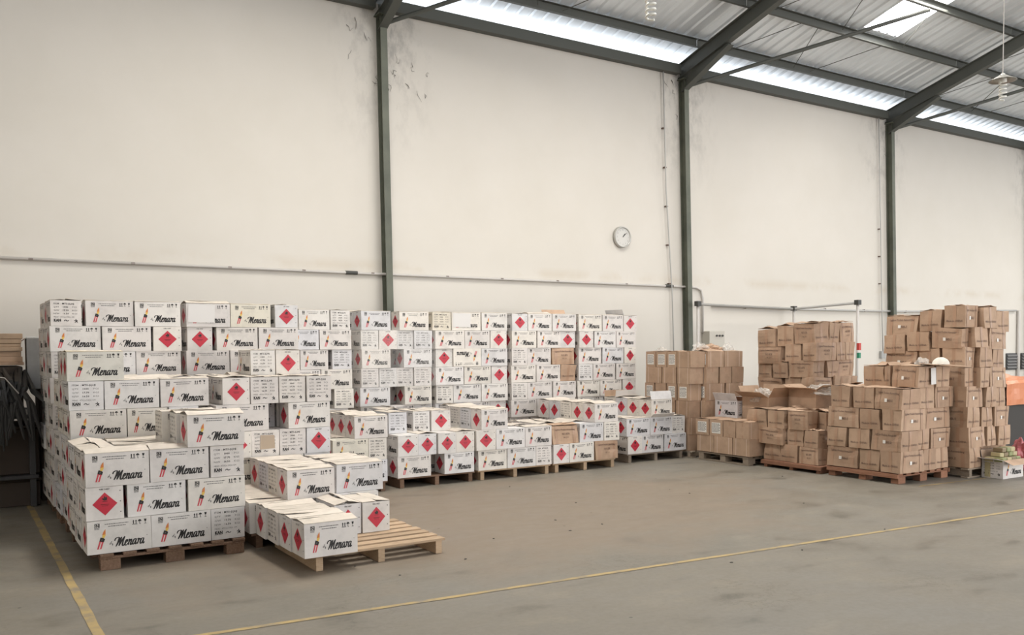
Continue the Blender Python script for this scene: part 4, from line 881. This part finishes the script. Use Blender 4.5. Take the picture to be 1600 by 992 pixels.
# raised flaps on the low rows
def extra_flap(st, k, i, where, sd, ang, ln=.125, label=None):
    c_ = [b for b in BOX if b['st'] == st and b['k'] == k and b['where'] == where]; b = c_[i]
    o = b['o']; f = MB(); w_ = .44; f.box((0, ln/2, .0018), (w_-.004, ln, .0035), 0); f.box((0, ln/2, .0042), (w_-.008, ln-.002, .001), 1)
    fo = link('flap', f.me('flap', [WCARD, KCARD if ang > 50 else WLID]), o); fo.location = (0, (-.131 if sd == 'F' else .131), .2515); fo.rotation_euler = (math.radians(ang), 0, PI if sd == 'F' else 0)
    if label: lab(fo, label)
extra_flap('S', 2, 0, 'front', 'F', 105); extra_flap('S', 2, 2, 'side', 'B', 80, .11); extra_flap('S', 2, 2, 'side', 'F', 88, .1, 'raised flap showing its brown inside')
extra_flap('S', 1, 1, 'front', 'F', 38, .09); extra_flap('K', 7, 2, 'front', 'B', 70, .1); extra_flap('J', 7, 2, 'front', 'B', 60, .09)

# ---------------- plastic, cap, packets
film = bpy.data.materials.new('clear_film'); film.use_nodes = True; nt = film.node_tree; b_ = nt.nodes['Principled BSDF']
b_.inputs['Base Color'].default_value = (.8, .78, .74, 1); b_.inputs['Roughness'].default_value = .3
tr = nt.nodes.new('ShaderNodeBsdfTransparent'); mx = nt.nodes.new('ShaderNodeMixShader'); mx.inputs[0].default_value = .34
nt.links.new(tr.outputs[0], mx.inputs[1]); nt.links.new(b_.outputs[0], mx.inputs[2]); nt.links.new(mx.outputs[0], nt.nodes['Material Output'].inputs[0])
wrapm = film.copy(); wrapm.name = 'stretch_film'; wrapm.node_tree.nodes['Mix Shader'].inputs[0].default_value = .10
def crumple(name, c_, r, label, cat, m, seed, sub=4, amp=.35, kind=None):
    bm = bmesh.new(); bmesh.ops.create_icosphere(bm, subdivisions=sub, radius=1)
    for v in bm.verts:
        q = v.co.copy(); n_ = noise.turbulence(q*1.6+Vector((seed, 0, 0)), 2, True); n2_ = noise.noise(q*5+Vector((0, seed, 0)))
        v.co = q*(1-amp+amp*1.6*n_+.12*n2_)
        if v.co.z < 0: v.co.z *= .25
        v.co = Vector((v.co.x*r[0], v.co.y*r[1], max(v.co.z, -.2)*r[2]))
    z0 = min(v.co.z for v in bm.verts)
    for v in bm.verts: v.co.z -= z0
    me = bpy.data.meshes.new(name); bm.to_mesh(me); bm.free(); me.materials.append(m)
    return lab(link(name, me, None, c_), label, cat, None, kind)
crumple('plastic_bag', (9.85, 8.72, .82), (.2, .22, .2), 'crumpled clear plastic in the open plain brown carton', 'plastic', film, 3)
crumple('plastic_bag', (10.22, 8.0, .96), (.22, .34, .14), 'clear plastic sheeting spilling over the collapsed pallet', 'plastic', film, 5)
crumple('plastic_bag', (9.36, 10.32, 1.575), (.05, .12, .07), 'small plastic scrap on the square-edged brown stack left', 'plastic', film, 8, 3)
crumple('plastic_bag', (10.15, 9.70, 1.575), (.12, .09, .11), 'plastic scrap on the right end of the square-edged brown stack', 'plastic', film, 9, 3)
crumple('plastic_bag', (9.62, 9.75, 1.575), (.14, .12, .12), 'plastic bag on top of the square-edged brown stack middle', 'plastic', film, 12, 3)
crumple('plastic_bag', (9.93, 6.34, 1.398), (.11, .09, .09), 'crumpled plastic beside the white cap on the front brown stack', 'plastic', film, 15, 3)
pk = crumple('packing_paper', (9.85, 9.78, 1.572), (.26, .14, .1), 'crumpled brown paper on top of the square-edged brown stack', 'paper', KCARD, 17, 4, .3)
# flap sticking out with a white cap lying on it
lid = link('loose_flap', bbox_mesh('loose_flap', (.62, .24, .006), KCARD, .001), None, (10.12, 6.16, 1.402), (math.radians(3), math.radians(2), 0)); lab(lid, 'brown carton flap sticking out under the white cap', 'cardboard')
cap = bpy.data.objects.new('cap', None); C.objects.link(cap); cap.location = (10.10, 6.2, 1.409); lab(cap, 'white cap lying on the front brown stack', 'cap')
mb = MB(); n = 18
for k in range(7):
    a = k/6*PI/2; r = math.cos(a)*.095
    mb.V += [(r*math.cos(2*PI*j/n)*1.1, r*math.sin(2*PI*j/n), math.sin(a)*.085+.002) for j in range(n)]
mb.F += [(k*n+j, k*n+(j+1)%n, (k+1)*n+(j+1)%n, (k+1)*n+j) for k in range(6) for j in range(n)]; mb.I = [0]*len(mb.F)
cm = mat('cap_cloth', (.72, .68, .60), .8); link('crown', mb.me('crown', cm, True), cap)
mb = MB(); V = []
for z in (.001, .006):
    for j in range(11):
        a = PI/2+PI*j/10; V += [(.1*math.cos(a)-.0, .09*math.sin(a), z), (.1*math.cos(a)*1.9-.01, .075*math.sin(a), z+.004)]
F = [(2*j, 2*j+1, 2*j+3, 2*j+2) for j in range(10)]+[(22+2*j, 22+2*j+2, 22+2*j+3, 22+2*j+1) for j in range(10)]+[(2*j+1, 23+2*j, 25+2*j, 2*j+3) for j in range(10)]
mb.add(V, F); link('visor', mb.me('visor', cm), cap)
pl = link('paper_tag', bbox_mesh('paper_tag', (.1, .002, .2), PAPER, 0), None, (10.0, 6.228, 1.27), (0, math.radians(-3), 0)); lab(pl, 'tall white paper tag stuck on the front brown stack', 'label')
# stretch film round the wrapped stack
mb = MB(); nx_, nz_ = 44, 26; rw = random.Random(4)
for j in range(nz_+1):
    for i in range(nx_+1):
        s_ = i/nx_*1.9; z = 1.13+j/nz_*.80
        if s_ < .75: x, y = 4.575, 11.6-s_
        else: x, y = 4.575+(s_-.75), 10.85
        q = noise.noise(Vector((s_*2.5, z*9, 0)))*.010+noise.noise(Vector((s_*9, z*4, 3)))*.006
        if s_ < .75: x -= abs(q)
        else: y -= abs(q)
        mb.V.append((x, y, z))
mb.F = [(j*(nx_+1)+i, j*(nx_+1)+i+1, (j+1)*(nx_+1)+i+1, (j+1)*(nx_+1)+i) for j in range(nz_) for i in range(nx_)]; mb.I = [0]*len(mb.F)
lab(link('stretch_film', mb.me('stretch_film', wrapm, True)), 'clear stretch film round the middle of the wrapped white stack', 'plastic film')
# packets in the open floor carton
pm = [mat('packet_green', (.26, .28, .13), .5), mat('packet_cream', (.46, .40, .23), .5), mat('packet_brown', (.25, .19, .11), .5)]
rp = random.Random(6)
for i in range(16):
    lay = i//8; q = i % 8; x = 10.87+(q % 4)*.1+rp.uniform(-.01, .01); y = 5.88+(q//4)*.12
    p_ = link('packet', bbox_mesh('packet', (.095, .11, .055 if lay else .19), pm[(i*7+lay) % 3], .006), None, (x, y, .006+.095 if not lay else .198+.03+.0), (0, 0, rp.uniform(-.06, .06)))
    lab(p_, 'small %s packet, %s from left in the %s row, %s layer of open floor carton' % (('green', 'cream', 'brown')[(i*7+lay) % 3], ORD[q % 4], ('front', 'back')[q//4], ('lower', 'upper')[lay]), 'packet', 'small packets in the open floor carton')
for i in range(7):
    x = 10.92+(i % 4)*.1; z = .257+(.056 if i > 3 else 0)
    p_ = link('packet', bbox_mesh('packet', (.095, .12, .052), pm[(i+1) % 3], .006), None, (x+.05*(i > 3), 5.95, z+.027), (0, rp.uniform(-.08, .08), rp.uniform(-.1, .1)))
    lab(p_, '%s packet heaped above the open floor carton, %s from left, %s row' % (('green', 'cream', 'brown')[(i+1) % 3], ORD[i % 4], 'top' if i > 3 else 'lower'), 'packet', 'packets heaped above the floor carton')
bagm = mat('pink_bag', (.45, .12, .13), .45)
crumple('bag', (11.80, 6.12, 0), (.22, .18, .36), 'dark pink bag on the floor at the right edge', 'bag', bagm, 21, 4, .25)

# ---------------- right-hand background: grey bin under an orange tarpaulin, louvres
gb = mat('dark_grey_bin', (.045, .040, .036), .7)
bn_ = bpy.data.objects.new('storage_bin', None); C.objects.link(bn_); bn_.location = (13.9, 7.6, 0); lab(bn_, 'dark grey bin under the orange tarpaulin at right edge', 'bin')
link('bin_body', bbox_mesh('bin_body', (1.9, 1.3, .80), gb, .02), bn_, (0, 0, .42)); 
for i in (-1, 1): link('runner', bbox_mesh('runner', (.15, 1.2, .02), gb, .002), bn_, (i*.7, 0, .01))
tm = mat('orange_tarpaulin', (.66, .24, .11), .45); mb = MB(); n = 22
for j in range(n+1):
    for i in range(n+1):
        u_, v_ = i/n, j/n; x = 12.88+u_*2.0; s_ = v_*1.75
        if s_ < .36: y, z = 6.90-.012*math.sin(9*u_*3), .80+.0+s_-.06+.02
        else: y, z = 6.9+(s_-.36), 1.12
        z += .03*noise.noise(Vector((x*3, s_*4, 0)))*(1 if s_ > .1 else 0)+(.13*math.exp(-((x-13.35)**2+(y-7.3)**2)/.03) if s_ > .36 else 0)
        y -= .03*abs(noise.noise(Vector((x*4, s_*5, 5))))
        mb.V.append((x, y, z))
mb.F = [(j*(n+1)+i, j*(n+1)+i+1, (j+1)*(n+1)+i+1, (j+1)*(n+1)+i) for j in range(n) for i in range(n)]; mb.I = [0]*len(mb.F)
lab(link('tarpaulin', mb.me('tarpaulin', tm)), 'orange tarpaulin draped over the dark grey bin', 'tarpaulin')
q = link('brown_carton', BM_['plain'][1], None, (14.0, 7.65, .825), (0, 0, 0), (3.6, 2.6, 1.08)); lab(q, 'large brown carton under the orange tarpaulin', 'carton')
for x, n_ in ((22.98, 'left'), (23.68, 'right')):
    o = bpy.data.objects.new('louvre_vent', None); C.objects.link(o); o.location = (x, YW-.02, 1.2); lab(o, 'dark louvred vent low on the wall, %s of the white pipe' % n_, 'vent')
    link('vent_frame', bbox_mesh('vent_frame', (.56, .02, .42), mat('vent_dark', (.05, .05, .05), .6), 0), o)
    sl = bbox_mesh('slat', (.52, .02, .055), mat('vent_slat', (.13, .125, .12), .5), .001)
    for i in range(5): link('slat', sl, o, (0, -.02, -.15+.075*i), (math.radians(-25), 0, 0))

# ---------------- dark clutter at the left end behind the stacks
dk = mat('dark_plastic', (.022, .022, .022), .5); dkw = mat('dark_crate', (.062, .046, .036), .8); gb2 = mat('dark_metal_rack', (.05, .05, .052), .5)
rk = bpy.data.objects.new('storage_rack', None); C.objects.link(rk); rk.location = (-.45, 11.15, 0); lab(rk, 'dark metal rack at the left end behind the white stacks', 'rack')
for a in (-1, 1):
    for b2 in (-1, 1): link('leg', bbox_mesh('leg', (.06, .06, 1.0), gb2, .004), rk, (a*1.2, b2*.5, .5))
for z in (.32, .96): link('shelf', bbox_mesh('shelf', (2.5, 1.1, .04), gb2, .004), rk, (0, 0, z))
for i, (x, z, h_) in enumerate(((-.98, .341, .5), (-.25, .341, .55), (.48, .341, .52), (-.98, .0, .295), (-.25, .0, .295), (.48, .0, .295))):
    cr = bpy.data.objects.new('crate', None); C.objects.link(cr); cr.location = (x, 11.1, z+.001); lab(cr, 'dark closed crate on the %s of the rack, %s from left' % ('shelf' if i < 3 else 'floor level', ORD[i % 3]), 'crate', 'dark crates on the rack')
    link('crate_body', bbox_mesh('crate_body', (.68, .8, h_-.03), dkw, .01), cr, (0, 0, (h_-.03)/2)); link('lid', bbox_mesh('lid', (.7, .82, .028), dkw, .006), cr, (0, 0, h_-.014))
fs = bpy.data.objects.new('flattened_cartons', None); C.objects.link(fs); fs.location = (-.05, 11.3, 1.5); lab(fs, 'pile of pale flattened cartons at the left edge', 'cardboard')
z = 0
for i in range(9):
    t_ = random.uniform(.035, .062); link('sheet', bbox_mesh('sheet', (1.5+random.uniform(-.03, .03), .8, t_-.001), LCARD if i > 2 else KCARD, .004), fs, (random.uniform(-.015, .015) if i < 7 else -.25, random.uniform(-.01, .01), z+t_/2), (0, 0, random.uniform(-.01, .01))); z += t_
sp = link('cabinet', bbox_mesh('cabinet', (1.5, .8, .50), dkw, .01), None, (-.05, 11.3, 1.236)); lab(sp, 'dark box on the rack under the pale flattened cartons', 'box')
# bundle of dark plastic strips drooping over the rack edge
rb = random.Random(9); mb = MB()
for i in range(90):
    x = rb.uniform(-1.4, .72); w0 = rb.uniform(-.16, .16); P = [(x, 10.86, 1.38+rb.uniform(-.05, .1)), (x+w0*.3, 10.5-rb.uniform(0, .1), 1.28+rb.uniform(-.05, .06)), (x+w0, 10.36, 1.1+rb.uniform(-.05, .05)), (x+w0*1.5, 10.34, .85-rb.uniform(0, .25))]
    mb.tube(P, [.02, .032, .028, .01], 6)
lab(link('dark_plastic_bundle', mb.me('dark_plastic_bundle', dk)), 'bundle of dark plastic strips drooping over the rack', 'plastic', kind='stuff')
mb = MB(); mb.tube([(-.2, 10.32, 1.36), (.2, 10.30, 1.44), (.5, 10.30, 1.38), (.62, 10.3, 1.22)], .006, 5); lab(link('cord', mb.me('cord', mat('pale_cord', (.45, .43, .40), .6))), 'thin pale cord over the dark plastic bundle', 'cord')
open_carton('open_carton', (.44, .262, .55), (.965, 11.06, 1.24), 0, WMATS, (None,)*4, (('L', -40, .12), ('F', 170, .12)), 'plain white tall carton with brown flap behind the rear left stack', col=(.8, .85, .88, 1))
q = link('cabinet', bbox_mesh('cabinet', (.5, .5, 1.236), dkw, .01), None, (1.1, 11.2, .62)); lab(q, 'dark cabinet behind the rear left stack', 'cabinet')
# small debris on the floor
rd = random.Random(12); deb = []
for i in range(26):
    x, y = rd.uniform(2.5, 9), rd.uniform(4.6, 9); s_ = rd.uniform(.006, .016)
    lab(link('floor_debris', bbox_mesh('floor_debris', (s_*1.6, s_, .004), mat('debris', (.05, .045, .04), .8) if i == 0 else bpy.data.materials['debris'], 0), None, (x, y, .0035), (0, 0, rd.uniform(0, 3))), 'tiny dark scrap lying on the open concrete floor', 'debris', 'scraps on the floor')
